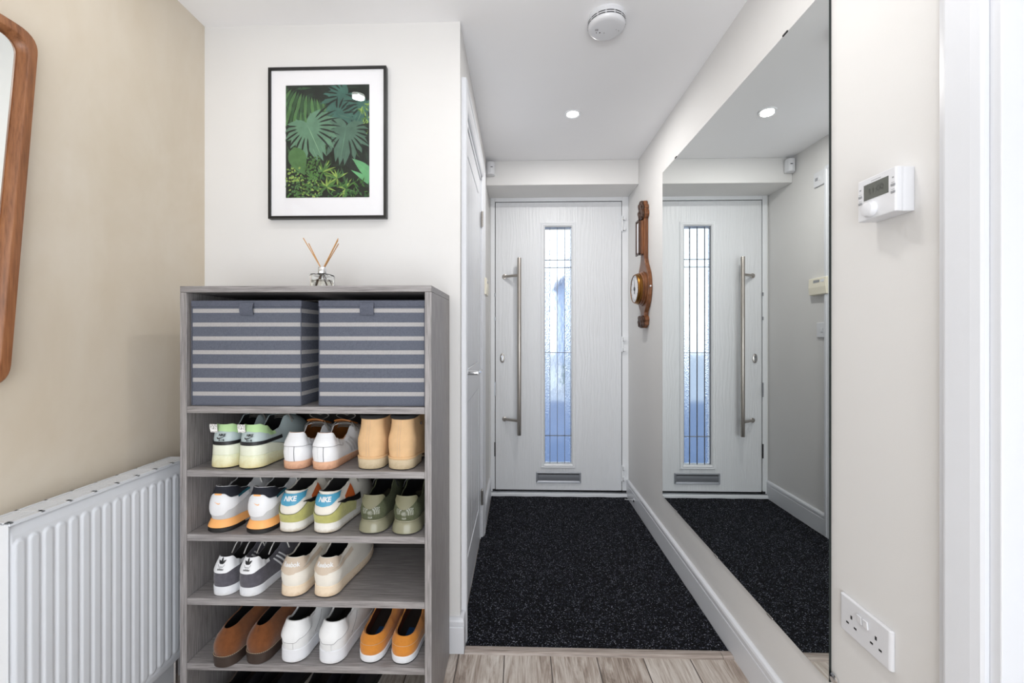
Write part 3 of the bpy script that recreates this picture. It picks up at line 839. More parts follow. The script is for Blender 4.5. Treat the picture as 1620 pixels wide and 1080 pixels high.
def swoosh(w, h, flip=1):
    """curved tick outline"""
    top = [(-.5, .05), (-.47, -.12), (-.38, -.24), (-.25, -.22), (.0, -.02), (.5, .45)]
    bot = [(.5, .45), (.1, .02), (-.12, -.30), (-.28, -.46), (-.42, -.45), (-.50, -.26), (-.5, .05)]
    pts = top[::-1] + bot[::-1][1:-1]
    up = [(-.50, .18), (-.44, -.10), (-.33, -.16), (-.1, -.04), (.2, .18), (.5, .42)]
    dn = [(-.50, .18), (-.54, -.12), (-.46, -.40), (-.28, -.44), (.05, -.12), (.5, .42)]
    v_ = []; fs = []; n = 24
    for i in range(n + 1):
        f_ = i / n
        def at(P_):
            k = f_ * (len(P_) - 1); j = min(int(k), len(P_) - 2); r = k - j
            return (lerp(P_[j][0], P_[j + 1][0], r), lerp(P_[j][1], P_[j + 1][1], r))
        for q in (at(up), at(dn)): v_.append((q[0] * w * flip, q[1] * h))
    for i in range(n): fs.append((2 * i, 2 * i + 1, 2 * i + 3, 2 * i + 2))
    return v_, fs
def trefoil(w):
    v_ = []; fs = []
    def leaf(ang, ln, wd, oy=0):
        c, s_ = math.cos(ang), math.sin(ang); o = len(v_); n = 8; L_ = []; R2 = []
        for i in range(n + 1):
            f_ = i / n; ww = wd * math.sin(PI * (f_ ** .8)) * .5 + (.002 * w if 0 < i < n else 0)
            L_.append((f_ * ln, ww)); R2.append((f_ * ln, -ww))
        pts = L_ + R2[::-1][1:-1]
        for x, y in pts: v_.append(((x * c - y * s_) * w, (x * s_ + y * c + oy) * w))
        fs.append(tuple(range(o, o + len(pts))))
    leaf(PI / 2, .66, .30, -.04); leaf(PI / 2 + .95, .62, .25, -.06); leaf(PI / 2 - .95, .62, .25, -.06)
    for k, yy in enumerate((-.17, -.26, -.35)):
        o = len(v_); hw = (.42, .36, .28)[k]
        v_.extend([(-hw * w, yy * w), (hw * w, yy * w), (hw * w, (yy + .045) * w), (-hw * w, (yy + .045) * w)]); fs.append((o, o + 1, o + 2, o + 3))
    return v_, fs

def shoe_root(name, label, x, y, z, yaw, group):
    return thing(name, label, 'boot' if 'boot' in name else 'shoe', (x, y, z), group, rotz=-math.radians(yaw))
def common(t, K, um, lm, lace=None, tongue=None, insole=K_insole_d, thick=.0028, laces=5, bow=True, pads=.002):
    obj('upper', K.upper(), [um, lm], t, smooth=True, solid=-thick)
    n = 48
    v_ = [K.S(-K.half + 2 * K.half * i / n, .12, -.003) for i in range(n)]
    obj('insole', MB().add([(x, y, K.zs(y) + .006) for x, y, z in v_], [tuple(range(n))]), insole, t)
    if tongue:
        xr, yr, zr = K.rim(K.half * .999)
        def tg(u, w_):
            x = lerp(-.026, .026, u); c = 1 - (2 * u - 1) ** 2
            y = lerp(K.T + .030, K.T - .024, w_); z = lerp(K.ht - .006, K.ht + .012, w_) + .005 * c
            return (x + K.cshift(K.T), y - .004 * c * w_, z)
        obj('tongue', MB().grid(tg, 8, 8), tongue, t, smooth=True, solid=.004)
    if lace:
        lc = MB()
        for k in range(laces):
            tt = .97 - k * .07
            a = K.half * (.70 - .012 * k)
            p0 = Vector(K.S(-a, tt, .003)); p1 = Vector(K.S(a, tt, .003)); mid = (p0 + p1) / 2 + Vector((0, 0, .007 - .0005 * k))
            lc.tube([p0, lerp(p0, mid, .5) + Vector((0, 0, .003)), mid, lerp(mid, p1, .5) + Vector((0, 0, .003)), p1], .0026, 6, flat=.5)
        if bow:
            c = Vector((K.cshift(K.T), K.T + .012, K.ht + .010))
            for sx in (-1, 1):
                pts = [c + Vector((sx * .030 * math.sin(th) * (1 + .4 * math.cos(th)), -.010 * math.sin(th), .012 * math.sin(th) + .010 * (1 - math.cos(th)) * .8)) for th in [PI * k / 10 for k in range(11)]]
                lc.tube(pts, .0020, 6, flat=.6)
                lc.tube([c, c + Vector((sx * .02, -.02, .004)), c + Vector((sx * .036, -.028, -.012)), c + Vector((sx * .042, -.026, -.03))], .0018, 6)
        obj('laces', lc, lace, t, smooth=True)

# --- the eleven pairs; side -1 = left-hand shoe of the pair as seen
def mint_trainer(x, y, z, yaw, side, label, grp):
    t = shoe_root('trainer', label, x, y, z, yaw, grp)
    K = Last(side, wh=.0365, wb=.041, rh=.034, zsh=.068, zst=.040, hh=.124, hc=.096, ht=.128, T=.160, spring=.012, inset=.012, bulge=.001,
             rimpts=[(0, .126), (.03, .127), (.10, .119), (.24, .096), (.38, .100), (.62, .132), (1, .134)])
    common(t, K, K_mint, K_lin_d, K_lace_g, K_mint)
    obj('outsole', K.band(0, .003, .0015, .002, .8), K_blacko, t, smooth=True)
    obj('midsole', K.band(.003, .038, .0048, .0030, .7, mid=.0010), K_glow, t, smooth=True)
    obj('midsole_upper_layer', K.band(.038, .068, .0030, .0020, .55), K_glow2, t, smooth=True)
    obj('foxing_stripe', K.patch(-.125, .125, lambda a: .0685, lambda a: .0785, .0016, 70, 3), K_black, t, smooth=True, solid=.0008)
    obj('collar_panel', K.patch(-.10, .10, lambda a: curve([(0, .108), (.03, .105), (.055, .097), (.075, .088), (.1, .0865)], abs(a)), None, .0016, 60, 8), K_green, t, smooth=True, solid=.001)
    obj('dotted_heel_tab', MB().grid(lambda u, v_: (lerp(-.020, .002, u) - .006, .004 - .008 * math.sin(PI * v_ * .5) - (.004 * (1 - v_)), lerp(.107, .130, v_)), 6, 6), K_dots, t, smooth=True, solid=.003)
    lg = swoosh(.026, .011)
    obj('logo', K.wrap(*lg, .006, .0905), K_black, t)
    vs_, fs = text2d('NIKE', .0095, .0003, .25, .9); obj('logo', K.wrap(vs_, fs, .006, .0972), K_black, t)
    vs_, fs = text2d('AIR', .0072, .0003, 0, 1.7); obj('logo', K.wrap(vs_, fs, .006, .0828), K_black, t)
def gum_trainer(x, y, z, yaw, side, label, grp):
    t = shoe_root('trainer', label, x, y, z, yaw, grp)
    K = Last(side, wh=.0365, wb=.043, rh=.034, zsh=.023, zst=.018, T=.150, bulge=.0045, inset=.014, heelw=.72, ht=.102,
             rimpts=[(0, .103), (.035, .103), (.10, .083), (.18, .075), (.30, .072), (.42, .080), (.62, .102), (1, .106)])
    common(t, K, K_white, K_lin_tan, K_lace_g, K_lin_tan)
    obj('outsole', K.band(0, .023, .001, .0025, .85), K_gum, t, smooth=True)
    obj('heel_panel', K.patch(-.082, .082, lambda a: curve([(0, .0665), (.045, .066), (.078, .058), (.082, .064)], abs(a)), None, .0013, 60, 6), K_white, t, smooth=True, solid=.001)
    obj('heel_strip', K.patch(-.007, .007, lambda a: .024, lambda a: .0665, .0012, 6, 8), K_white, t, smooth=True, solid=.001)
    for zz in (.078, .083, .089):
        obj('heel_ridge', K.patch(-.019, .019, lambda a: zz, lambda a: zz + .0018, .0024, 20, 2), K_white2, t, smooth=True)
    for a0 in (-.0078, .0078): obj('strip_seam', MB().tube([K.S(a0, k / 14 * K.tz(a0, .0660), .0006) for k in range(15)], .0006, 4), K_seam, t)
    for sg in (-1, 1): obj('panel_seam', MB().tube([K.S(sg * .082 * k / 24, K.tz(sg * .082 * k / 24, curve([(0, .0665), (.045, .066), (.078, .058), (.082, .064)], .082 * k / 24)), .0027) for k in range(25)], .0005, 4), K_seam, t)
    obj('collar_binding', K.piping(.0014, -.13, .13), K_gum, t, smooth=True)
    for k in range(3):
        for sg in (-1, 1):
            a0 = .125 + k * .017
            obj('side_stripe', MB().grid(lambda u, v_: K.S(sg * (a0 + .010 * u - .022 * v_), .12 + .70 * v_, .0016), 3, 10), K_pale, t, smooth=True)
def tan_boot(x, y, z, yaw, side, label, grp):
    t = shoe_root('ankle_boot', label, x, y, z, yaw, grp)
    K = Last(side, wh=.0385, wb=.044, rh=.034, zsh=.036, zst=.020, T=.125, bulge=.004, inset=.010, heelw=.92, ht=.160, tuck=.004,
             rimpts=[(0, .150), (.2, .150), (.35, .152), (.6, .160), (1, .162)], spring=.008)
    common(t, K, K_tan, K_lin_d, K_lace_g, K_tan, thick=.003, bow=False)
    obj('heel_block', K.band(.002, .030, .0015, .003, 1.0, ymax=.088), K_tansole, t, smooth=True)
    obj('heel_tip', K.band(0, .0025, .0, .001, 1.0, ymax=.086), K_blacko, t, smooth=True)
    obj('welt', K.band(.030, .037, .0035, .0040, .58), K_tan, t, smooth=True)
    obj('outsole', K.band(.022, .0305, .002, .003, .2), K_tansole, t, smooth=True)
    for a0 in (-.0035, .0035):
        obj('back_seam', MB().tube([K.S(a0, k / 14, .0006) for k in range(15)], .0006, 5), K_stitch, t)
    obj('collar_padding', MB().tube([K.S(lerp(-.12, .12, i / 40), 1.0, -.003) for i in range(41)], .0065, 8), K_lin_d, t, smooth=True)
    obj('lace_eyelet', MB().tube([Vector(K.S(.118, .72, .002)) + Vector((0, 0, -.003)), Vector(K.S(.118, .72, .002)) + Vector((0, 0, .004))], .0035, 8), K_brownsole, t)
def orange_runner(x, y, z, yaw, side, label, grp):
    t = shoe_root('trainer', label, x, y, z, yaw, grp)
    K = Last(side, wh=.034, wb=.045, rh=.034, zsh=.034, zst=.024, T=.150, bulge=.006, inset=.012, heelw=.84, ht=.118,
             rimpts=[(0, .1265), (.04, .125), (.10, .121), (.20, .108), (.30, .104), (.42, .112), (.64, .128), (1, .130)])
    common(t, K, K_pale, K_lin_g, K_lace_w, K_pale)
    obj('outsole', K.band(0, .0125, .010, .0095, .75, ymax=.06), K_blacko, t, smooth=True)
    obj('sole_tread', K.band(0, .003, .002, .004, .75), K_blacko, t, smooth=True)
    obj('lower_midsole', K.band(.003, .014, .004, .007, .75), K_white, t, smooth=True)
    obj('midsole', K.band(.0125, .034, .0105, .0025, .75), K_orange, t, smooth=True)
    obj('heel_counter', K.patch(-.105, .105, lambda a: curve([(0, .047), (.016, .049), (.03, .062), (.06, .073), (.105, .082)], abs(a)), lambda a: curve([(0, .108), (.015, .107), (.035, .094), (.06, .092), (.105, .098)], abs(a)), .0016, 70, 8), K_white, t, smooth=True, solid=.001)
    obj('collar_panel', K.patch(-.11, .11, lambda a: curve([(0, .109), (.015, .108), (.035, .0955), (.06, .0935), (.11, .099)], abs(a)), None, .0013, 70, 6), K_navy, t, smooth=True, solid=.001)
    obj('side_panel', K.patch(.052, .115, lambda a: .088 + (a - .05) * .1, lambda a: .0945 + (a - .05) * .1, .0030, 20, 3), K_teal, t, smooth=True)
    obj('collar_binding', K.piping(.0016, -.13, .13), K_white, t, smooth=True)
    obj('heel_pull_mark', K.patch(-.011, .011, lambda a: .1045, lambda a: .1085, .0030, 8, 2), K_orange, t, smooth=True)
    v_, fs = swoosh(.016, .008, -1)
    obj('logo', K.wrap([(a, b) for a, b in v_], fs, .002, .0840, .0032), K_orange, t)
def lime_trainer(x, y, z, yaw, side, label, grp):
    t = shoe_root('trainer', label, x, y, z, yaw, grp)
    K = Last(side, wh=.0365, wb=.046, rh=.034, zsh=.031, zst=.024, T=.150, bulge=.0045, inset=.013, heelw=.76, ht=.124,
             rimpts=[(0, .1155), (.05, .113), (.16, .109), (.28, .112), (.40, .120), (.62, .134), (1, .136)])
    common(t, K, K_cream, K_lin_g, K_lace_g, K_lin_g)
    obj('tread', K.band(0, .003, .000, .001, .8), K_blacko, t, smooth=True)
    obj('midsole', K.band(.003, .031, .0030, .0025, .78), K_dunksole, t, smooth=True)
    obj('heel_suede', K.patch(-.14, .14, lambda a: .0315 * lerp(1, .8, sstep(0, .14, abs(a))), lambda a: curve([(0, .0545), (.015, .0555), (.06, .080), (.10, .080), (.14, .05)], abs(a)), .0014, 70, 7), K_lime, t, smooth=True, solid=.001)
    for sg in (-1, 1): obj('suede_seam', MB().tube([K.S(sg * .10 * k / 24, K.tz(sg * .10 * k / 24, curve([(0, .0545), (.015, .0555), (.06, .080), (.10, .080)], .10 * k / 24)), .0027) for k in range(25)], .0006, 4), K_olive, t)
    obj('heel_tab', K.patch(-.068, .068, lambda a: curve([(0, .078), (.016, .080), (.045, .094), (.068, .1075)], abs(a)), lambda a: curve([(0, .1095), (.068, .1090)], abs(a)), .0018, 60, 7), K_blue, t, smooth=True, solid=.001)
    obj('quarter_panel', K.patch(.082, .135, lambda a: .078 - (a - .082) * .2, lambda a: .088 + (a - .082) * .45, .0016, 20, 5), K_rust, t, smooth=True, solid=.0008)
    obj('side_stripe', K.patch(.040, .165, lambda a: curve([(.040, .0835), (.075, .071), (.165, .048)], a), lambda a: curve([(.040, .0855), (.075, .0815), (.165, .066)], a), .0030, 40, 4), K_black, t, smooth=True, solid=.0008)
    obj('collar_binding', K.piping(.0022, -.13, .13), K_cream, t, smooth=True)
    vs_, fs = text2d('NIKE', .0175, .0006, .12, .92); obj('logo', K.wrap(vs_, fs, .004, .0965, .0034), K_white2, t)
def olive_runner(x, y, z, yaw, side, label, grp):
    t = shoe_root('running_shoe', label, x, y, z, yaw, grp)
    K = Last(side, wh=.0345, wb=.044, rh=.034, zsh=.036, zst=.024, T=.145, bulge=.006, inset=.012, heelw=.88, ht=.110, spring=.014,
             rimpts=[(0, .106), (.04, .105), (.10, .092), (.18, .086), (.30, .086), (.42, .094), (.64, .112), (1, .116)])
    common(t, K, K_olive, K_lin_d, K_black, K_olive)
    obj('tread', K.band(0, .004, -.001, .002, .7), K_blacko, t, smooth=True)
    obj('midsole', K.band(.004, .036, .0100, .0010, .8, mid=.002), K_olivesole, t, smooth=True)
    obj('midsole_lip', MB().tube([K.S(lerp(-.14, .14, i / 50), .02, .001) for i in range(51)], .0020, 8), K_olivesole, t, smooth=True)
    obj('heel_pad', K.patch(-.042, .042, lambda a: curve([(0, .0715), (.042, .094)], abs(a)), None, .0032, 40, 6), K_olive2, t, smooth=True, solid=.001)
    for a0, a1, z0, z1 in ((-.006, .006, .042, .070), (.006, .024, .056, .076), (-.020, -.006, .058, .074)):
        obj('reflective_print', K.patch(a0, a1, lambda a: z0, lambda a: z1, .0010, 6, 6), K_reflect, t, smooth=True)
def grey_suede_trainer(x, y, z, yaw, side, label, grp):
    t = shoe_root('trainer', label, x, y, z, yaw, grp)
    K = Last(side, wh=.0345, wb=.038, rh=.034, zsh=.026, zst=.021, T=.150, bulge=.0035, inset=.016, heelw=.68, ht=.098,
             rimpts=[(0, .106), (.035, .106), (.09, .090), (.16, .081), (.28, .080), (.42, .088), (.62, .102), (1, .106)])
    common(t, K, K_gsuede, K_lin_g, K_lace_w, K_lin_g)
    obj('outsole', K.band(0, .026, .0012, .0022, .82), K_wsole, t, smooth=True)
    obj('heel_tab', K.patch(-.080, .080, lambda a: curve([(0, .0660), (.016, .0665), (.036, .0735), (.08, .072)], abs(a)), None, .0016, 60, 7), K_white, t, smooth=True, solid=.001)
    v_, fs = trefoil(.027); obj('logo', K.wrap(v_, fs, .001, .0910, .0030), K_black, t)
    vs_, fs = text2d('adidas', .0078, .0002); obj('logo', K.wrap(vs_, fs, .001, .0765, .0030), K_black, t)
    for k in range(3):
        a0 = .128 + k * .016
        obj('side_stripe', MB().grid(lambda u, w_: K.S(a0 + .007 * u - .03 * w_, .10 + .75 * w_, .0014), 3, 10), K_white, t, smooth=True)
    c = Vector((0, K.T * .8, K.ht + .012))
    for sx in (-1, 1):
        lc = MB().tube([c + Vector((sx * .02, -.05 + .05 * k / 8, .014 * math.sin(PI * k / 8) - .022 * (1 - k / 8))) for k in range(9)], .0019, 6, flat=.6)
        obj('loose_lace', lc, K_lace_w, t, smooth=True)
def cream_trainer(x, y, z, yaw, side, label, grp):
    t = shoe_root('trainer', label, x, y, z, yaw, grp)
    K = Last(side, wh=.0365, wb=.046, rh=.034, zsh=.032, zst=.024, T=.150, bulge=.005, inset=.013, heelw=.76, ht=.118,
             rimpts=[(0, .108), (.05, .107), (.11, .100), (.20, .097), (.32, .103), (.46, .115), (.64, .130), (1, .134)])
    common(t, K, K_cream, K_lin_d, K_lace_w, K_cream)
    obj('tread', K.band(0, .003, .000, .001, .8), K_blacko, t, smooth=True)
    obj('midsole', K.band(.003, .032, .0028, .0020, .75), K_creamsole, t, smooth=True)
    obj('heel_tab', K.patch(-.066, .066, lambda a: curve([(0, .0665), (.012, .068), (.026, .079), (.066, .093)], abs(a)), None, .0016, 60, 7), K_beige, t, smooth=True, solid=.001)
    obj('side_stripe', K.patch(.018, .135, lambda a: .0715 + (a - .018) * .12, lambda a: .077 + (a - .018) * .18, .0024, 40, 3), K_beige, t, smooth=True, solid=.0006)
    obj('side_stripe', K.patch(-.135, -.018, lambda a: .0715 + (-a - .018) * .12, lambda a: .077 + (-a - .018) * .18, .0024, 40, 3), K_beige, t, smooth=True, solid=.0006)
    obj('collar_binding', K.piping(.0020, -.13, .13), K_cream, t, smooth=True)
    vs_, fs = text2d('Reebok', .0155, .0005, 0, 1.02); obj('logo', K.wrap(vs_, fs, .002, .0915, .0032), K_white2, t)
def brown_slip_on(x, y, z, yaw, side, label, grp):
    t = shoe_root('slip_on_shoe', label, x, y, z, yaw, grp)
    K = Last(side, wh=.0365, wb=.042, rh=.038, zsh=.033, zst=.024, T=.185, bulge=.0045, inset=.022, heelw=.52, ht=.105, spring=.006,
             rimpts=[(0, .098), (.05, .099), (.25, .104), (.5, .110), (1, .112)])
    common(t, K, K_brown, K_lin_d)
    obj('outsole', K.band(0, .032, .0010, .0035, .75), K_brownsole, t, smooth=True)
    obj('heel_seam', K.patch(-.007, .007, lambda a: .084, None, .0018, 6, 5), K_brown, t, smooth=True, solid=.0012)
    st_ = MB()
    for i in range(56):
        a = lerp(-.13, .13, i / 55); q0 = K.out(a); q1 = K.out(a + .0030)
        h_ = .0330 * lerp(1, .75, sstep(.1, .6, q0[1] / K.L)) + .0004
        st_.tube([(q0[0] + q0[2] * .0022, q0[1] + q0[3] * .0022, h_), (q1[0] + q1[2] * .0022, q1[1] + q1[3] * .0022, h_)], .0006, 4)
    obj('welt_stitching', st_, K_stitch, t)
def white_trainer(x, y, z, yaw, side, label, grp):
    t = shoe_root('trainer', label, x, y, z, yaw, grp)
    K = Last(side, wh=.0375, wb=.046, rh=.036, zsh=.038, zst=.030, T=.150, bulge=.004, inset=.013, heelw=.78, ht=.110,
             rimpts=[(0, .110), (.05, .108), (.10, .105), (.18, .097), (.30, .098), (.44, .110), (.64, .126), (1, .130)])
    common(t, K, K_white2, K_lin_g, K_lace_w, K_white2)
    obj('tread', K.band(0, .002, .000, .001, .8), K_blacko, t, smooth=True)
    obj('midsole', K.band(.002, .038, .0030, .0030, .85), K_wsole, t, smooth=True)
    obj('heel_panel', K.patch(-.10, .10, lambda a: curve([(0, .060), (.014, .060), (.026, .069), (.060, .078), (.080, .098), (.1, .10)], abs(a)), None, .0018, 70, 7), K_white2, t, smooth=True, solid=.0012)
    for sg in (-1, 1):
        q = MB().tube([K.S(sg * .10 * k / 24, K.tz(sg * .10 * k / 24, curve([(0, .060), (.014, .060), (.026, .069), (.060, .078), (.080, .098), (.1, .10)], .10 * k / 24)), .0033) for k in range(25)], .0005, 4)
        obj('panel_seam', q, K_seam, t)
        obj('side_seam', MB().tube([K.S(sg * (.085 + .05 * k / 10), .20 + .55 * (k / 10) ** .7, .0006) for k in range(11)], .0005, 4), K_seam, t)
    obj('heel_strip', K.patch(-.009, .009, lambda a: .039, lambda a: .060, .0013, 6, 5), K_white2, t, smooth=True, solid=.001)
    obj('padded_collar', K.piping(.0032, -.13, .13), K_white2, t, smooth=True)
def mustard_slip_on(x, y, z, yaw, side, label, grp):
    t = shoe_root('slip_on_shoe', label, x, y, z, yaw, grp)
    K = Last(side, wh=.037, wb=.043, rh=.042, zsh=.022, zst=.020, T=.175, bulge=.003, inset=.018, heelw=.80, ht=.092, spring=.006,
             rimpts=[(0, .069), (.05, .069), (.20, .072), (.36, .078), (.60, .100), (1, .104)])
    common(t, K, K_mustard, K_redlin, insole=K_insole_d)
    obj('tread', K.band(0, .002, .000, .001, .8), K_blacko, t, smooth=True)
    obj('foxing', K.band(.002, .022, .0014, .0026, .9), K_wsole, t, smooth=True)
    obj('heel_collar', K.patch(-.11, .11, lambda a: curve([(0, .0505), (.11, .054)], abs(a)), None, .0016, 60, 5), K_mustard, t, smooth=True, solid=.0012)
    obj('seam_stitching', MB().tube([K.S(lerp(-.10, .10, i / 40), K.tz(lerp(-.10, .10, i / 40), .0500), .0022) for i in range(41)], .0005, 5), K_stitch, t)
    obj('insole_label', MB().grid(lambda u, v_: (lerp(-.013, .013, u), lerp(.060, .110, v_), K.zs(.05) + .0075), 2, 2), K_insole, t)
def dark_trainer(x, y, z, yaw, side, label, grp):
    t = shoe_root('trainer', label, x, y, z, yaw, grp)
    K = Last(side, zsh=.028, zst=.020, T=.15, ht=.115, rimpts=[(0, .10), (.05, .10), (.2, .085), (.35, .09), (.62, .118), (1, .122)])
    common(t, K, K_black, K_lin_d, K_lace_g, K_black)
    obj('outsole', K.band(0, .028, .001, .002, .8), K_blacko, t, smooth=True)

def pair(fn, spots, z, what, tail, grp, yaw):
    for k, (x, y) in enumerate(spots):
        fn(x, y, z + .0003, yaw, (-1, 1)[k], f'{("left", "right")[k]} {what} {tail}', grp)
Z1, Z2, Z3, Z4 = SHELF[1:]
pair(mint_trainer, [(-.874, 1.196), (-.789, 1.192)], Z1, 'mint and pale green trainer', 'at the left of the upper shoe row', 'mint trainers', 4)
pair(gum_trainer, [(-.659, 1.193), (-.571, 1.189)], Z1, 'white trainer on a gum sole', 'in the middle of the upper shoe row', 'gum soled trainers', 3)
pair(tan_boot, [(-.437, 1.195), (-.346, 1.193)], Z1, 'tan ankle boot', 'at the right of the upper shoe row', 'tan ankle boots', 4)
pair(orange_runner, [(-.884, 1.200), (-.765, 1.196)], Z2, 'white trainer with apricot sole and black collar', 'in the second shoe row', 'apricot soled trainers', 4)
pair(lime_trainer, [(-.672, 1.196), (-.568, 1.193)], Z2, 'olive green and cream trainer with a blue heel tab', 'in the second shoe row', 'blue heeled trainers', 4)
pair(olive_runner, [(-.431, 1.200), (-.331, 1.196)], Z2, 'dark olive knitted running shoe', 'at the right of the second shoe row', 'olive running shoes', 1)
pair(grey_suede_trainer, [(-.872, 1.193), (-.793, 1.191)], Z3, 'slate grey suede trainer with white heel tab', 'in the third shoe row', 'grey suede trainers', 5)
pair(cream_trainer, [(-.665, 1.192), (-.567, 1.193)], Z3, 'cream trainer with a beige heel', 'in the third shoe row', 'cream trainers', 4)
pair(brown_slip_on, [(-.852, 1.166), (-.765, 1.181)], Z4, 'tobacco brown suede slip-on shoe', 'in the fourth shoe row', 'brown suede slip-ons', 6)
pair(white_trainer, [(-.662, 1.190), (-.549, 1.188)], Z4, 'plain white leather trainer', 'in the fourth shoe row', 'plain white trainers', 3)
pair(mustard_slip_on, [(-.436, 1.195), (-.341, 1.193)], Z4, 'mustard yellow slip-on shoe', 'at the right of the fourth shoe row', 'mustard slip-ons', 5)
pair(dark_trainer, [(-.86, 1.195), (-.77, 1.195)], 0, 'black trainer of the far left pair', 'in shadow below the lowest shelf', 'shadowed black trainers', 6)
pair(dark_trainer, [(-.62, 1.195), (-.53, 1.195)], 0, 'black trainer of the middle pair', 'in shadow below the lowest shelf', 'shadowed black trainers', 6)

# ------------------------------------------------------------------ reed diffuser
t = thing('reed_diffuser', 'small glass reed diffuser with wooden sticks on top of the shoe shelf', 'reed diffuser', (-.620, 1.30, CT))
f0 = lambda a, b, h: (-.620 + a, 1.30 + b, CT + .0003 + h)
def sq(r, h, n=32, p_=3.2):
    pts = []
    for k in range(n):
        an = 2 * PI * k / n; c, s_ = math.cos(an), math.sin(an)
        q = (abs(c) ** p_ + abs(s_) ** p_) ** (-1 / p_); pts.append(f0(r * q * c, r * q * s_, h))
    return pts
def sqloft(mb, prof, cap0=True, cap1=True, n=32):
    v_ = []
    for r, h in prof: v_ += sq(r, h, n)
    fs = [(j * n + i, j * n + (i + 1) % n, (j + 1) * n + (i + 1) % n, (j + 1) * n + i) for j in range(len(prof) - 1) for i in range(n)]
    if cap0: fs.append(tuple(range(n - 1, -1, -1)))
    if cap1: fs.append(tuple((len(prof) - 1) * n + i for i in range(n)))
    mb.add(v_, fs)
b_ = MB()
sqloft(b_, [(.031, 0), (.0335, .002), (.0335, .043), (.031, .048), (.012, .051), (.0105, .052), (.0105, .060), (.0080, .060), (.0080, .050), (.028, .045), (.0305, .041), (.0305, .006), (.029, .005)], True, True)
obj('bottle', b_, M_bottle, t, smooth=True)
b_ = MB(); sqloft(b_, [(.0288, .0055), (.0300, .0065), (.0300, .030), (.0290, .0303)])
obj('fragrance_oil', b_, M_oil, t, smooth=True)
obj('neck_collar', MB().lathe([(.0125, .052), (.0128, .053), (.0128, .0705), (.0118, .072), (.0080, .072), (.0080, .054)], f0, 28, cap0=False, cap1=False), M_chrome, t, smooth=True)
for (bx, by, tx, ty, tz) in ((.022, .008, -.058, -.006, .163), (.018, -.010, -.050, .012, .150), (-.020, .006, .048, .004, .158), (-.016, -.012, .055, -.010, .160), (-.020, .014, .044, .018, .150)):
    obj('reed', MB().tube([f0(bx, by, .008), f0(bx * .15 + tx * .1, by * .2 + ty * .1, .066), f0(tx, ty, tz)], .0016, 6), M_reed, t, smooth=True)

# ------------------------------------------------------------------ framed print
PX0, PX1, PZ0, PZ1 = -.908, -.477, 1.5655, 2.1125
t = thing('framed_print', 'black framed tropical leaf print with white mount above the shoe shelf', 'picture', ((PX0 + PX1) / 2, YF, (PZ0 + PZ1) / 2))
fr = MB(); YP = YF - .022
rectframe(fr, PX0, PX1, PZ0, PZ1, [(.004, YF - .0005), (0, YF - .001), (0, YP + .001), (.001, YP), (.0085, YP), (.0095, YP + .001), (.0095, YF - .006)])
obj('frame', fr, M_black, t)
mb_ = MB(); WX0_, WX1_, WZ0_, WZ1_ = -.846, -.5395, 1.6415, 2.0495
rectframe(mb_, PX0 + .008, PX1 - .008, PZ0 + .008, PZ1 - .008, [(0, YP + .0065), (.0539 - .0, YP + .0065)])
mb_ = MB()
yb = YP + .0065
mb_.box(PX0 + .008, WX0_, yb, yb + .0015, PZ0 + .008, PZ1 - .008).box(WX1_, PX1 - .008, yb, yb + .0015, PZ0 + .008, PZ1 - .008)
mb_.box(WX0_, WX1_, yb, yb + .0015, PZ0 + .008, WZ0_).box(WX0_, WX1_, yb, yb + .0015, WZ1_, PZ1 - .008)
obj('mount_board', mb_, M_board, t)
# the print: a flat sheet; leaf shapes are laid out on it as coloured faces
PW_, PH_ = WX1_ - WX0_, WZ1_ - WZ0_
G = {}
for k, c, vv in (('bg', (20, 30, 22), .5), ('palm', (74, 112, 66), .22), ('palm2', (50, 82, 52), .25), ('mon', (92, 128, 104), .16), ('mon2', (76, 106, 90), .18), ('blu', (58, 96, 86), .3), ('fern', (70, 110, 52), .3), ('lime', (132, 158, 78), .25), ('brt', (96, 160, 108), .2), ('vein', (122, 158, 128), .1), ('shade', (30, 46, 34), .3), ('slit', (24, 34, 26), .3)):
    G[k] = plain('print_green_' + k, c, .9, var=vv, vscale=28)
GK = list(G); prn = MB()
def clip(poly):
    def cut(P_, inside, inter):
        o = []
        for i in range(len(P_)):
            a, b = P_[i - 1], P_[i]
            ia, ib = inside(a), inside(b)
            if ib:
                if not ia: o.append(inter(a, b))
                o.append(b)
            elif ia: o.append(inter(a, b))
        return o
    for ax, val, sg in ((0, 0, 1), (0, 1, -1), (1, 0, 1), (1, 1.332, -1)):
        if not poly: return poly
        poly = cut(poly, lambda q: (q[ax] - val) * sg >= 0, lambda a, b: tuple(a[i] + (b[i] - a[i]) * ((val - a[ax]) / (b[ax] - a[ax])) for i in (0, 1)))
    return poly
layer = [0]
def lay(poly, key):
    p_ = clip([tuple(q) for q in poly])
    if len(p_) < 3: return
    y = YP + .0078 - layer[0] * .0000008
    layer[0] += 1
    prn.add([(WX0_ + a * PW_, y, WZ0_ + b * PW_) for a, b in p_], [tuple(range(len(p_)))], GK.index(key))
lay([(0, 0), (1, 0), (1, 1.332), (0, 1.332)], 'bg')
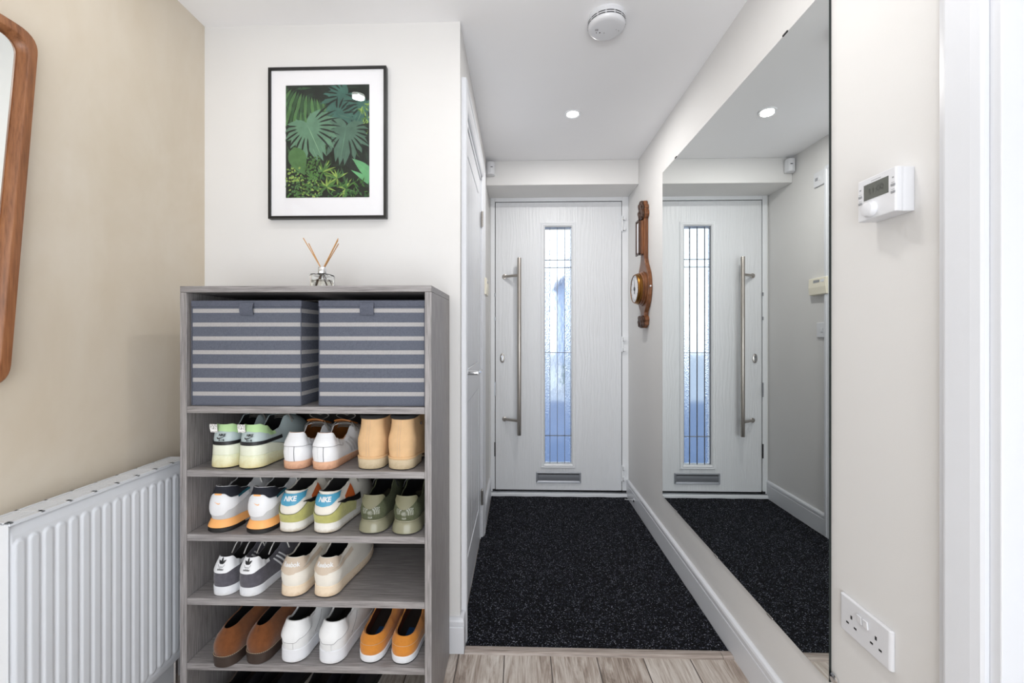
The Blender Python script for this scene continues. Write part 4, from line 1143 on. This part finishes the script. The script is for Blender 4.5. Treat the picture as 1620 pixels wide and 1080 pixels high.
def blade(cx_, cy_, ang, ln, wd, key, bend=0.0, vein=None):
    n = 9; Lf = []; Rt = []
    for i in range(n + 1):
        f_ = i / n; a = ang + bend * f_; x = cx_ + ln * f_ * math.cos(ang + bend * f_ * .5); y = cy_ + ln * f_ * math.sin(ang + bend * f_ * .5)
        w_ = wd * (math.sin(PI * f_ ** .7)) * .5
        Lf.append((x - math.sin(a) * w_, y + math.cos(a) * w_)); Rt.append((x + math.sin(a) * w_, y - math.cos(a) * w_))
    for i in range(n): lay([Lf[i], Lf[i + 1], Rt[i + 1], Rt[i]], key)
    if vein:
        for i in range(n):
            a, b = Lf[i], Rt[i]; c, d = Lf[i + 1], Rt[i + 1]
            m0 = ((a[0] + b[0]) / 2, (a[1] + b[1]) / 2); m1 = ((c[0] + d[0]) / 2, (c[1] + d[1]) / 2)
            lay([(m0[0], m0[1] - .0025), (m1[0], m1[1] - .0025), (m1[0], m1[1] + .0025), (m0[0], m0[1] + .0025)], vein)
def monstera(cx_, cy_, ang, R_m, key, n=6, vk='vein', seed=1):
    """split heart leaf: a fan of lobes from the stalk point"""
    rr = random.Random(seed)
    for sg in (1, -1):
        for k in range(n):
            f_ = (k + .5) / n
            th = ang + sg * lerp(2.45, .16, f_)
            ln = R_m * lerp(.52, 1.0, f_ ** .8) * rr.uniform(.94, 1.05)
            wd = R_m * lerp(.17, .24, math.sin(PI * f_)) * (1.15 if f_ > .8 else 1)
            bend = -sg * .38
            blade(cx_, cy_, th, ln, wd * 1.35, key, bend)
            # thicker root so that lobes merge near the midrib
            c, s_ = math.cos(th), math.sin(th)
            lay([(cx_ - s_ * .02, cy_ + c * .02), (cx_ + c * ln * .62 - s_ * wd * .58, cy_ + s_ * ln * .62 + c * wd * .58), (cx_ + c * ln * .66 + s_ * wd * .52, cy_ + s_ * ln * .66 - c * wd * .52), (cx_ + s_ * .02, cy_ - c * .02)], key)
            blade(cx_, cy_, th, ln * .92, .007, vk, bend)
    blade(cx_, cy_, ang, R_m * 1.02, .30 * R_m, key)
    for sg in (1, -1):
        for k in range(n):
            f_ = (k + .5) / n; th = ang + sg * lerp(2.15, .32, f_)
            blade(cx_ + math.cos(th) * R_m * .30, cy_ + math.sin(th) * R_m * .30, th, R_m * .62, .022, 'slit', -sg * .3)
    blade(cx_, cy_, ang, R_m * .98, .010, vk)
rr = random.Random(5)
for k in range(90):
    blade(rr.random(), rr.random() * 1.33, rr.uniform(0, 6.28), rr.uniform(.08, .2), .03, rr.choice(['shade', 'palm2', 'shade', 'slit']))
for k in range(15):          # palm frond top left
    blade(.04 + k * .030, 1.30 - k * .012, -PI / 2 + lerp(-.75, .45, k / 14), lerp(.38, .42, k / 14), .040, 'palm' if k % 2 else 'palm2', .25)
for k in range(13):
    blade(.02 + k * .027, 1.02 - .02 * k + .12, -PI / 2 + lerp(-.5, .35, k / 12), .34, .034, 'palm2' if k % 2 else 'palm', .2)
monstera(.72, 1.20, -2.3, .34, 'blu', 6, 'mon2', 3); monstera(.95, 1.10, -2.0, .30, 'blu', 6, 'mon', 4); monstera(.62, .98, -.3, .24, 'blu', 5, 'mon2', 6)
for k in range(26):
    blade(.93 + rr.uniform(-.03, .06), .75 + k * .014, rr.uniform(0, 6.28), .07, .016, 'lime' if k % 3 else 'fern')
monstera(.72, .80, -1.75, .42, 'mon2', 7, 'mon', 9)
monstera(.27, .84, -1.15, .44, 'mon', 7, 'vein', 11)
blade(.10, .60, -1.3, .36, .22, 'palm', .2, 'fern')
blade(1.04, .22, 2.2, .34, .12, 'brt', .35, 'vein'); blade(1.08, .12, 2.45, .36, .07, 'brt', .2)
for cx_, cy_, key in ((.14, .02, 'fern'), (.10, .22, 'lime'), (.33, .05, 'lime'), (.33, .36, 'fern'), (.30, .20, 'fern')):
    for k in range(64):
        an = rr.uniform(0, 6.28); r_ = rr.random() ** .6 * .115
        blade(cx_ + r_ * math.cos(an), cy_ + 1.3 * r_ * math.sin(an), rr.uniform(0, 6.28), .034, .019, key if rr.random() < .6 else 'palm')
for cx_, cy_, n_ in ((.45, .30, 14), (.62, .22, 16), (.72, .10, 15), (.50, .12, 12)):
    for k in range(n_):
        an = rr.uniform(.2, 2.9); blade(cx_, cy_, an + (3.1 if rr.random() < .4 else 0), rr.uniform(.09, .17), .020, rr.choice(['lime', 'fern', 'fern', 'palm']), rr.uniform(-.5, .5))
for k in range(60): blade(rr.uniform(.5, 1), rr.uniform(0, .2), rr.uniform(0, 6.28), .05, .015, rr.choice(['palm', 'palm2', 'fern']))
obj('leaf_print', prn, [G[k] for k in GK], t, fixn=False)
obj('backing_sheet', MB().box(WX0_ - .003, WX1_ + .003, YP + .0080, YF - .004, WZ0_ - .003, WZ1_ + .003), M_board, t)
obj('glass', MB().box(PX0 + .008, PX1 - .008, YP + .003, YP + .005, PZ0 + .008, PZ1 - .008), M_sheet, t)

# ------------------------------------------------------------------ radiator
t = thing('radiator', 'white panel radiator on the beige wall left of the shoe shelf', 'radiator', (-1.09, 1.09, .13))
RY0, RY1, RZ0, RZ1, RX = .838, 1.312, .132, .744, -1.060
n_f = 17; y_first, y_last = .857, 1.288; pitch = (y_last - y_first) / (n_f - 1)
NYR, NZR = 17 * 12 + 12, 60
def radp(u, v_):
    y = lerp(RY0, RY1, u)
    # rows are packed at the rounded flute ends
    k = v_ * 60
    if k < 16: z = RZ0 + .018 + k * .0028
    elif k > 44: z = RZ1 - .018 - (60 - k) * .0028
    else: z = lerp(RZ0 + .018 + 16 * .0028, RZ1 - .018 - 16 * .0028, (k - 16) / 28)
    if v_ == 0: z = RZ0
    if v_ == 1: z = RZ1
    kk = (y - y_first) / pitch; ph = kk - round(kk); inside = -.5 < kk < n_f - .5
    d = 0.0
    if inside:
        hw_ = .36
        # distance to the slot-shaped flute, in metres
        dy = abs(ph) * pitch; zc0, zc1 = RZ0 + .043, RZ1 - .043
        dz = max(0, zc0 - z, z - zc1); r_ = math.hypot(dy, dz); d = 1 - sstep(.45 * pitch * .55, .5 * pitch * 1.0, r_)
    ex = sstep(0, .006, min(y - RY0, RY1 - y)) * sstep(0, .006, min(z - RZ0, RZ1 - z)) if 0 < v_ < 1 and 0 < u < 1 else 0
    return (RX - .006 + .006 * ex + .0034 * d, y, z)
q = MB().grid(radp, NYR, NZR)
obj('front_panel', q, M_rad, t, smooth=False)
for p_ in t.children[0].data.polygons: p_.use_smooth = True
q = MB().box(RX - .024, RX - .006, RY0 + .002, RY1 - .002, RZ0, RZ1).box(RX - .062, RX - .050, RY0 + .004, RY1 - .004, RZ0, RZ1 - .004)
obj('water_panels', q, M_rad, t, bevel=.002)
for y0_, y1_ in ((RY0 - .002, RY0 + .001), (RY1 - .001, RY1 + .002)):
    obj('side_cover', MB().box(RX - .064, RX + .001, y0_, y1_, RZ0 + .004, RZ1 + .006), M_rad, t, bevel=.001)
gr = MB(); GX = (RX - .064, RX + .002); zt = RZ1 + .010
gr.box(GX[0], GX[0] + .007, RY0, RY1, RZ1 - .004, zt).box(GX[1] - .012, GX[1], RY0, RY1, RZ1 + .002, zt)
for k in range(9): y = lerp(RY0, RY1 - .008, k / 8); gr.box(GX[0], GX[1], y, y + .008, zt - .0035, zt)
for k in range(5): x = lerp(GX[0] + .014, GX[1] - .019, k / 4); gr.box(x - .0040, x + .0040, RY0, RY1, zt - .004, zt - .0003)
obj('top_grille', gr, M_rad, t, bevel=.0008, seg=1)
br = MB()
for y in (.93, 1.22): br.box(XL, RX - .050, y, y + .02, RZ0 + .10, RZ1 - .06)
obj('wall_bracket', br, M_rad, t)
# pipe tail to the floor
obj('pipe', MB().tube([(RX - .03, 1.295, RZ0 + .01), (RX - .03, 1.295, .06), (RX - .03, 1.295, .0)], .0075, 12), M_chrome, t, smooth=True)

# ------------------------------------------------------------------ small wall mirror on the beige wall
t = thing('framed_mirror', 'walnut framed mirror on the beige wall above the radiator', 'mirror', (XL, .62, 1.44))
def rounded(pts, r, n=7):
    o = []
    for i in range(len(pts)):
        p0, p1, p2 = Vector(pts[i - 1]), Vector(pts[i]), Vector(pts[(i + 1) % len(pts)])
        a = (p0 - p1).normalized(); b = (p2 - p1).normalized()
        A_ = p1 + a * r; B_ = p1 + b * r
        for k in range(n + 1):
            f_ = k / n; o.append(tuple((A_ * (1 - f_) ** 2 + p1 * 2 * f_ * (1 - f_) + B_ * f_ ** 2)))
    return o
def inset(pts, d):
    c = Vector((sum(p_[0] for p_ in pts) / len(pts), sum(p_[1] for p_ in pts) / len(pts))); return [(lambda v_: (v_[0], v_[1]))(Vector(p_)) for p_ in pts]
OY0, OY1 = .905 - .60, .905
def mouth(d):
    return rounded([(.335 + d, 1.033 + d), (.8985 - d, 1.033 + d), (.956 - d * 1.0, 1.848 - d), (.275 + d, 1.848 - d)], .045 - d * .3)
rings = []
for d, x in ((0, XL + .0005), (0, XL + .024), (.003, XL + .028), (.021, XL + .031), (.0235, XL + .030), (.031, XL + .017), (.032, XL + .012), (.040, XL + .012)):
    rings.append([(x, a, b) for a, b in mouth(d)])
n = len(rings[0]); v_ = [q for r in rings for q in r]
fs = [(j * n + i, j * n + (i + 1) % n, (j + 1) * n + (i + 1) % n, (j + 1) * n + i) for j in range(len(rings) - 1) for i in range(n)]
obj('frame', MB().add(v_, fs), M_walnut, t, smooth=True)
obj('mirror_glass', MB().prism(mouth(.034), lambda a, b, d: (d, a, b), XL + .002, XL + .0125), M_mirror2, t)

# ------------------------------------------------------------------ large mirror on the right wall
t = thing('wall_mirror', 'large frameless mirror covering the right wall by the front door', 'mirror', (XR, 1.65, 1.15))
MY0, MY1, MZ0, MZ1, MXF = 1.056, 2.255, .284, 2.013, XR - .0065
q = MB().box(MXF, XR - .0005, MY0, MY1, MZ0, MZ1)
for i in range(6): q.m[i] = 1
# the face looking into the passage (-X) is silvered
q.m[5] = 0
obj('mirror_sheet', q, [M_mirror, M_mirror_edge], t, fixn=False)
for y in (1.226, 2.066):
    obj('top_clip', MB().box(MXF - .002, XR, y - .011, y + .011, MZ1 - .001, MZ1 + .004), M_black, t, bevel=.001)
for y, z in ((2.066, MZ0), (1.65, MZ0), (1.30, MZ0)):
    obj('bottom_clip', MB().box(MXF - .002, XR, y - .014, y + .014, z - .004, z + .001), M_brushed, t, bevel=.001)
q = MB().lathe([(.013, 0), (.013, .004), (.009, .0075), (.004, .008)], lambda a, b, h: (XR - h, MY0 - .012 + a, MZ0 + .018 + b), 22)
obj('corner_screw_cap', q, M_chrome, t, smooth=True)

# ------------------------------------------------------------------ banjo barometer
BY, BZ = 2.555, 1.424
t = thing('barometer', 'carved oak banjo barometer hanging on the right wall beside the mirror', 'barometer', (XR, BY, 1.57))
half = [(.000, 1.956), (.022, 1.954), (.030, 1.944), (.030, 1.932), (.046, 1.926), (.052, 1.910), (.046, 1.896), (.056, 1.884), (.058, 1.866), (.046, 1.850), (.034, 1.842), (.036, 1.830), (.036, 1.66), (.036, 1.618), (.040, 1.600), (.052, 1.575), (.075, 1.545), (.098, 1.510), (.112, 1.470), (.116, 1.424), (.110, 1.382), (.094, 1.342), (.072, 1.312), (.052, 1.294), (.040, 1.280), (.040, 1.262), (.056, 1.252), (.062, 1.234), (.052, 1.220), (.052, 1.204), (.034, 1.198), (.026, 1.188), (.0, 1.186)]
pts = [(BY - a, z) for a, z in half] + [(BY + a, z) for a, z in half[::-1][1:-1]]
obj('backboard', MB().prism(pts, lambda a, b, d: (d, a, b), XR - .001, XR - .026), M_oak, t, bevel=.004)
def carved(z0, z1, key):
    q = MB(); hs = [(a, z) for a, z in half if z0 <= z <= z1]
    pp = [(BY - a * .86, z) for a, z in hs] + [(BY + a * .86, z) for a, z in hs[::-1]]
    q.prism(pp, lambda a, b, d: (d, a, b), XR - .026, XR - .038)
    rr = random.Random(int(z0 * 100))
    for k in range(16):
        cz = lerp(z0 + .014, z1 - .012, (k // 2 + .5) / 8); cy_ = BY + (-1) ** k * rr.uniform(.008, .034); r_ = rr.uniform(.008, .014)
        q.lathe([(r_, 0), (r_ * .92, r_ * .4), (r_ * .6, r_ * .75), (r_ * .15, r_ * .9)], lambda a, b, h, cz=cz, cy_=cy_: (XR - .036 - h, cy_ + a, cz + b * 1.4), 10)
    return q
obj('carved_crest', carved(1.842, 1.956, 0), M_carved, t, bevel=.002)
obj('carved_foot', carved(1.186, 1.262, 0), M_carved, t, bevel=.002)
th_ = MB(); th_.box(XR - .050, XR - .026, BY - .030, BY + .030, 1.632, 1.832)
TH = obj('thermometer_case', th_, M_oak, t, bevel=.002)
obj('case_border', MB().box(XR - .058, XR - .048, BY - .034, BY - .026, 1.626, 1.838).box(XR - .058, XR - .048, BY + .026, BY + .034, 1.626, 1.838).box(XR - .058, XR - .048, BY - .034, BY + .034, 1.626, 1.636).box(XR - .058, XR - .048, BY - .034, BY + .034, 1.828, 1.838), M_carved, TH, bevel=.0015)
obj('scale_plate', MB().box(XR - .0525, XR - .0495, BY - .022, BY + .022, 1.642, 1.822), M_board, TH)
fd = lambda a, b, h: (XR - .026 - h, BY + a, BZ + b)
obj('dial_moulding', MB().lathe([(.104, 0), (.104, .006), (.098, .012), (.100, .016), (.096, .022), (.090, .025)], fd, 56), M_oak, t, smooth=True)
BZL = obj('brass_bezel', MB().lathe([(.093, .024), (.094, .030), (.088, .036), (.090, .040), (.087, .047), (.083, .050), (.081, .047)], fd, 56, cap1=False), M_brass, t, smooth=True)
obj('dial_face', MB().lathe([(.082, .040), (.082, .0455)], fd, 56), M_board, t)
dm = MB()
for k in range(60):
    an = 2 * PI * k / 60; r0, r1 = (.066 if k % 5 else .060), .074
    c, s_ = math.cos(an), math.sin(an); w_ = .0006 if k % 5 else .0012
    dm.add([fd(c * r0 - s_ * w_, s_ * r0 + c * w_, .0459), fd(c * r1 - s_ * w_, s_ * r1 + c * w_, .0459), fd(c * r1 + s_ * w_, s_ * r1 - c * w_, .0459), fd(c * r0 + s_ * w_, s_ * r0 - c * w_, .0459)], [(0, 1, 2, 3)])
obj('dial_scale', dm, M_dark, t)
obj('pointer', MB().add([fd(-.006, -.03, .048), fd(.006, -.03, .048), fd(.0012, .062, .048), fd(-.0012, .062, .048)], [(0, 1, 2, 3)]).lathe([(.012, .0465), (.012, .050)], fd, 16), M_black, t)
obj('side_knob', MB().lathe([(.004, 0), (.005, .008), (.003, .010)], lambda a, b, h: (XR - .014 + a, BY - .116 - h, BZ + .004 + b), 12), M_board, t, smooth=True)

# ------------------------------------------------------------------ thermostat
t = thing('thermostat', 'white programmable thermostat with grey screen and dial on the right wall', 'thermostat', (XR, .885, 1.43))
TY0, TY1, TZ0, TZ1, TXF = .836, .929, 1.388, 1.476, XR - .038
q = MB().prism([(XR, TY0 + .002), (XR - .022, TY0 + .002), (XR - .028, TY0), (TXF + .002, TY0), (TXF, TY0 + .003), (TXF, TY1 - .003), (TXF + .002, TY1), (XR - .024, TY1), (XR - .018, TY1 - .003), (XR, TY1 - .003)], lambda a, b, d: (a, b, d), TZ0, TZ1)
body = obj('housing', q, M_plastic, t, bevel=.002)
obj('screen', MB().box(TXF - .0006, TXF + .002, .8525, .9115, 1.4295, 1.4625), M_lcd, t)
vs_, fs = text2d('11:00', .017, 0); obj('screen_digits', MB().add([(TXF - .0009, .882 - a, 1.446 + b) for a, b in vs_], fs), M_lcdink, t)
obj('dial', MB().lathe([(.0160, 0), (.0158, .006), (.0135, .011), (.008, .0125)], lambda a, b, h: (TXF - h, .8935 + a, 1.408 + b), 32), M_plastic, t, smooth=True)
for yy in (.8425, .921):
    for zz in (1.441, 1.427):
        obj('button', MB().box(TXF - .0012, TXF + .001, yy - .0045, yy + .0045, zz - .0022, zz + .0022), M_greymark, t, bevel=.0005)
        obj('button_mark', MB().box(TXF - .0003, TXF + .001, yy - .0035, yy + .0035, zz + .0046, zz + .0054), M_greymark, t)
    obj('button_mark', MB().box(TXF - .0003, TXF + .001, yy - .002, yy + .002, 1.454, 1.457), M_greymark, t)
obj('heading_mark', MB().box(TXF - .0003, TXF + .001, .870, .894, 1.4660, 1.4672), M_greymark, t)

# ------------------------------------------------------------------ double socket
t = thing('double_socket', 'white double wall socket low on the right wall', 'socket', (XR, .95, .49))
SY0, SY1, SZ0, SZ1 = .880, 1.018, .449, .533
q = MB().prism([(SY0 + .0, 0), (SY0, .006), (SY0 + .004, .0095), (SY1 - .004, .0095), (SY1, .006), (SY1, 0)], lambda a, b, d: (XR - b, a, d), SZ0, SZ1)
obj('face_plate', q, M_plastic, t, bevel=.003, seg=3)
for yc in (.916, .982):
    for dy, dz, w_, h_ in ((0, .008, .0022, .004), (-.011, -.010, .0035, .0020), (.011, -.010, .0035, .0020)):
        obj('pin_hole', MB().box(XR - .0100, XR - .008, yc + dy - w_, yc + dy + w_, .486 + dz - h_, .486 + dz + h_), M_dark, t)
for yc in (.957, .941):
    obj('rocker_switch', MB().prism([(yc - .0065, .4975 - .0), (yc + .0065, .4975), (yc + .0065, .5155), (yc - .0065, .5155)], lambda a, b, d: (XR - d - (.0015 if b > .5 else 0), a, b), .009, .0125), M_plastic, t, bevel=.0012)

# ------------------------------------------------------------------ switches on the passage wall (seen in the mirror)
t = thing('alarm_keypad', 'cream alarm keypad on the passage wall, seen in the mirror', 'keypad', (XC, 2.46, 1.43))
obj('housing', MB().prism([(0, 1.375), (.026, 1.378), (.030, 1.42), (.027, 1.474), (.0, 1.477)], lambda a, b, d: (XC + a, d, b), 2.388, 2.530), M_cream, t, bevel=.003)
obj('display', MB().box(XC + .027, XC + .0295, 2.44, 2.488, 1.447, 1.462), M_greymark, t)
obj('key_panel', MB().box(XC + .027, XC + .0297, 2.402, 2.430, 1.447, 1.462), M_plastic, t)
t = thing('light_switch', 'white light switch below the keypad, seen in the mirror', 'light switch', (XC, 2.45, 1.17), 'passage wall switches')
obj('face_plate', MB().box(XC, XC + .009, 2.404, 2.490, 1.130, 1.216), M_plastic, t, bevel=.003)
obj('rocker', MB().box(XC + .008, XC + .012, 2.438, 2.456, 1.162, 1.184), M_plastic, t, bevel=.001)
t = thing('fused_spur', 'white switched spur high on the passage wall, seen in the mirror', 'wall switch', (XC, 2.475, 2.06), 'passage wall switches')
obj('face_plate', MB().box(XC, XC + .009, 2.430, 2.516, 2.010, 2.096), M_plastic, t, bevel=.003)
obj('rocker', MB().box(XC + .008, XC + .012, 2.462, 2.474, 2.042, 2.064), M_plastic, t, bevel=.001)
obj('fuse_cover', MB().box(XC + .008, XC + .0105, 2.48, 2.50, 2.045, 2.062), M_greymark, t)

# ------------------------------------------------------------------ motion sensor in the corner of the bulkhead
t = thing('motion_sensor', 'small white motion sensor in the corner of the bulkhead', 'motion sensor', (-.185, 2.70, 2.216))
q = MB()
def sens(u, v_):
    an = lerp(-PI * .5, PI * .5, u); return (-.183 + .030 * math.sin(an) - 0, 2.690 - .028 * math.cos(an) * (1 - .18 * abs(2 * v_ - 1) ** 3), lerp(2.172, 2.262, v_))
sec = [(XC + .001, 2.719), (XC + .001, 2.690), (-.200, 2.672), (-.178, 2.664), (-.160, 2.678), (-.154, 2.700), (-.158, 2.719)]
q.prism(sec, lambda a, b, d: (a, b, d), 2.176, 2.258)
obj('housing', q, M_plastic, t, bevel=.005, seg=3)
q = MB().prism([(-.200, 2.673), (-.178, 2.664), (-.160, 2.678), (-.168, 2.688), (-.19, 2.688)], lambda a, b, d: (a - .0004, b - .0012, d), 2.184, 2.210)
obj('lens', q, M_plastic, t, bevel=.003)
obj('indicator_window', MB().box(-.182, -.168, 2.6640, 2.668, 2.218, 2.2215), M_dark, t)

# ------------------------------------------------------------------ smoke alarm
AX, AY = .314, 1.505
t = thing('smoke_alarm', 'round white smoke alarm on the ceiling', 'smoke alarm', (AX, AY, ZC))
fa = lambda a, b, h: (AX + a, AY + b, ZC - h)
obj('base_plate', MB().lathe([(.067, 0), (.067, .006), (.064, .009)], fa, 56), M_plastic, t, smooth=True)
obj('housing', MB().lathe([(.064, .009), (.0665, .012), (.0665, .018), (.060, .0185), (.060, .0215), (.0665, .022), (.0665, .0255), (.060, .026), (.060, .029), (.066, .0295), (.064, .036), (.058, .041), (.048, .043)], fa, 56), M_plastic, t, smooth=True)
sl = MB()
for k in range(14):
    a0 = 2 * PI * k / 14 + .05; a1 = a0 + 2 * PI / 14 - .09
    for h0, h1 in ((.0185, .0215), (.026, .029)):
        sl.grid(lambda u, v_: fa(.0669 * math.cos(lerp(a0, a1, u)), .0669 * math.sin(lerp(a0, a1, u)), lerp(h0, h1, v_)), 6, 1)
obj('vent_slots', sl, M_dark, t)
mk = MB()
for dx, dy, w_, h_ in ((-.034, .012, .0015, .0015), (-.022, .012, .002, .002), (-.006, .014, .0012, .0012), (.044, .004, .001, .001), (.034, -.002, .0008, .0008)): mk.box(AX + dx - w_, AX + dx + w_, AY + dy - h_, AY + dy + h_, ZC - .0436, ZC - .0425)
for k in range(3): mk.box(AX - .040 + k * .004, AX - .0385 + k * .004, AY - .006, AY + .003, ZC - .0436, ZC - .0425)
obj('markings', mk, M_dark, t)

# ------------------------------------------------------------------ recessed downlights
WHERE = ['lit recessed downlight in the ceiling of the passage', 'lit recessed downlight in front of the shoe shelf', 'added unseen recessed downlight just above the view, brightening the passage']
for k, (x, y) in enumerate(DOWNLIGHTS):
    t = thing('downlight', WHERE[k], 'ceiling light', (x, y, ZC), 'recessed downlights')
    ff = lambda a, b, h: (x + a, y + b, ZC - h)
    obj('bezel', MB().lathe([(.043, -.001), (.043, .003), (.040, .005), (.034, .004), (.030, .001), (.030, -.001)], ff, 40, cap0=False, cap1=False), M_upvc, t, smooth=True)
    obj('lamp_lens', MB().lathe([(.030, .0005), (.030, .001)], ff, 32), M_lamp, t)
    d = bpy.data.lights.new('downlight_beam', 'AREA'); d.shape = 'DISK'; d.size = (.058, .058, .16)[k]; d.energy = (6.6, 1.1, 3.8)[k]; d.color = (1.0, .975, .94)
    o = bpy.data.objects.new('downlight_beam', d); COL.objects.link(o); o.location = (0, 0, -.012); o.parent = t

# ------------------------------------------------------------------ door stop on the skirting
t = thing('door_stop_hook', 'small chrome door stop on the right skirting near the front door', 'door stop', (XR - .016, 2.775, .055))
obj('base_disc', MB().lathe([(.014, 0), (.014, .003), (.010, .006)], lambda a, b, h: (XR - .016 - h, 2.775 + a, .055 + b), 20), M_chrome, t, smooth=True)
obj('arm', MB().tube([(XR - .020, 2.775, .055), (XR - .05, 2.775, .056), (XR - .078, 2.775, .058)], .0045, 10), M_chrome, t, smooth=True)

# ------------------------------------------------------------------ outside, blurred through the leaded glass
M_drive = plain('pale_driveway', (150, 160, 176), .9, var=.05, vscale=2)
M_slate = plain('slate_blue_path', (88, 108, 142), .9, var=.05, vscale=2)
M_house = plain('blue_grey_render', (150, 170, 202), .9, var=.03, vscale=1)
M_roof = plain('slate_roof', (120, 140, 172), .8, var=.05, vscale=3)
M_leafy = plain('conifer_green', (40, 84, 72), .9, var=.3, vscale=8)
struct('ground_path', MB().box(-3, 4, YD + .15, 8.0, -.16, -.12), M_slate, 'slate blue path outside the front door', 'path')
struct('ground_drive', MB().box(-14, 14, 8.0, 30, -.16, -.12), M_drive, 'pale driveway beyond the path', 'driveway')
h = thing('house', 'blue grey house across the street, blurred through the leaded glass', 'house', (3.6, 19, -.12))
obj('walls', MB().box(1.9, 8, 17, 22, -.12, 3.4), M_house, h)
obj('roof', MB().prism([(1.6, 3.4), (8.3, 3.4), (5, 5.2)], lambda a, b, d: (a, d, b), 16.8, 22.2), M_roof, h)
c_ = thing('conifer', 'small dark conifer outside, blurred through the leaded glass', 'tree', (1.18, 9.5, -.12))
obj('trunk', MB().tube([(1.18, 9.5, -.12), (1.18, 9.5, .3)], .05, 8), K_brownsole, c_)
q = MB()
for k in range(7): z = .05 + k * .17; q.lathe([(.24 - k * .03, z), (.05, z + .26)], lambda a, b, h_: (1.18 + a, 9.5 + b, h_), 14)
obj('foliage', q, M_leafy, c_)
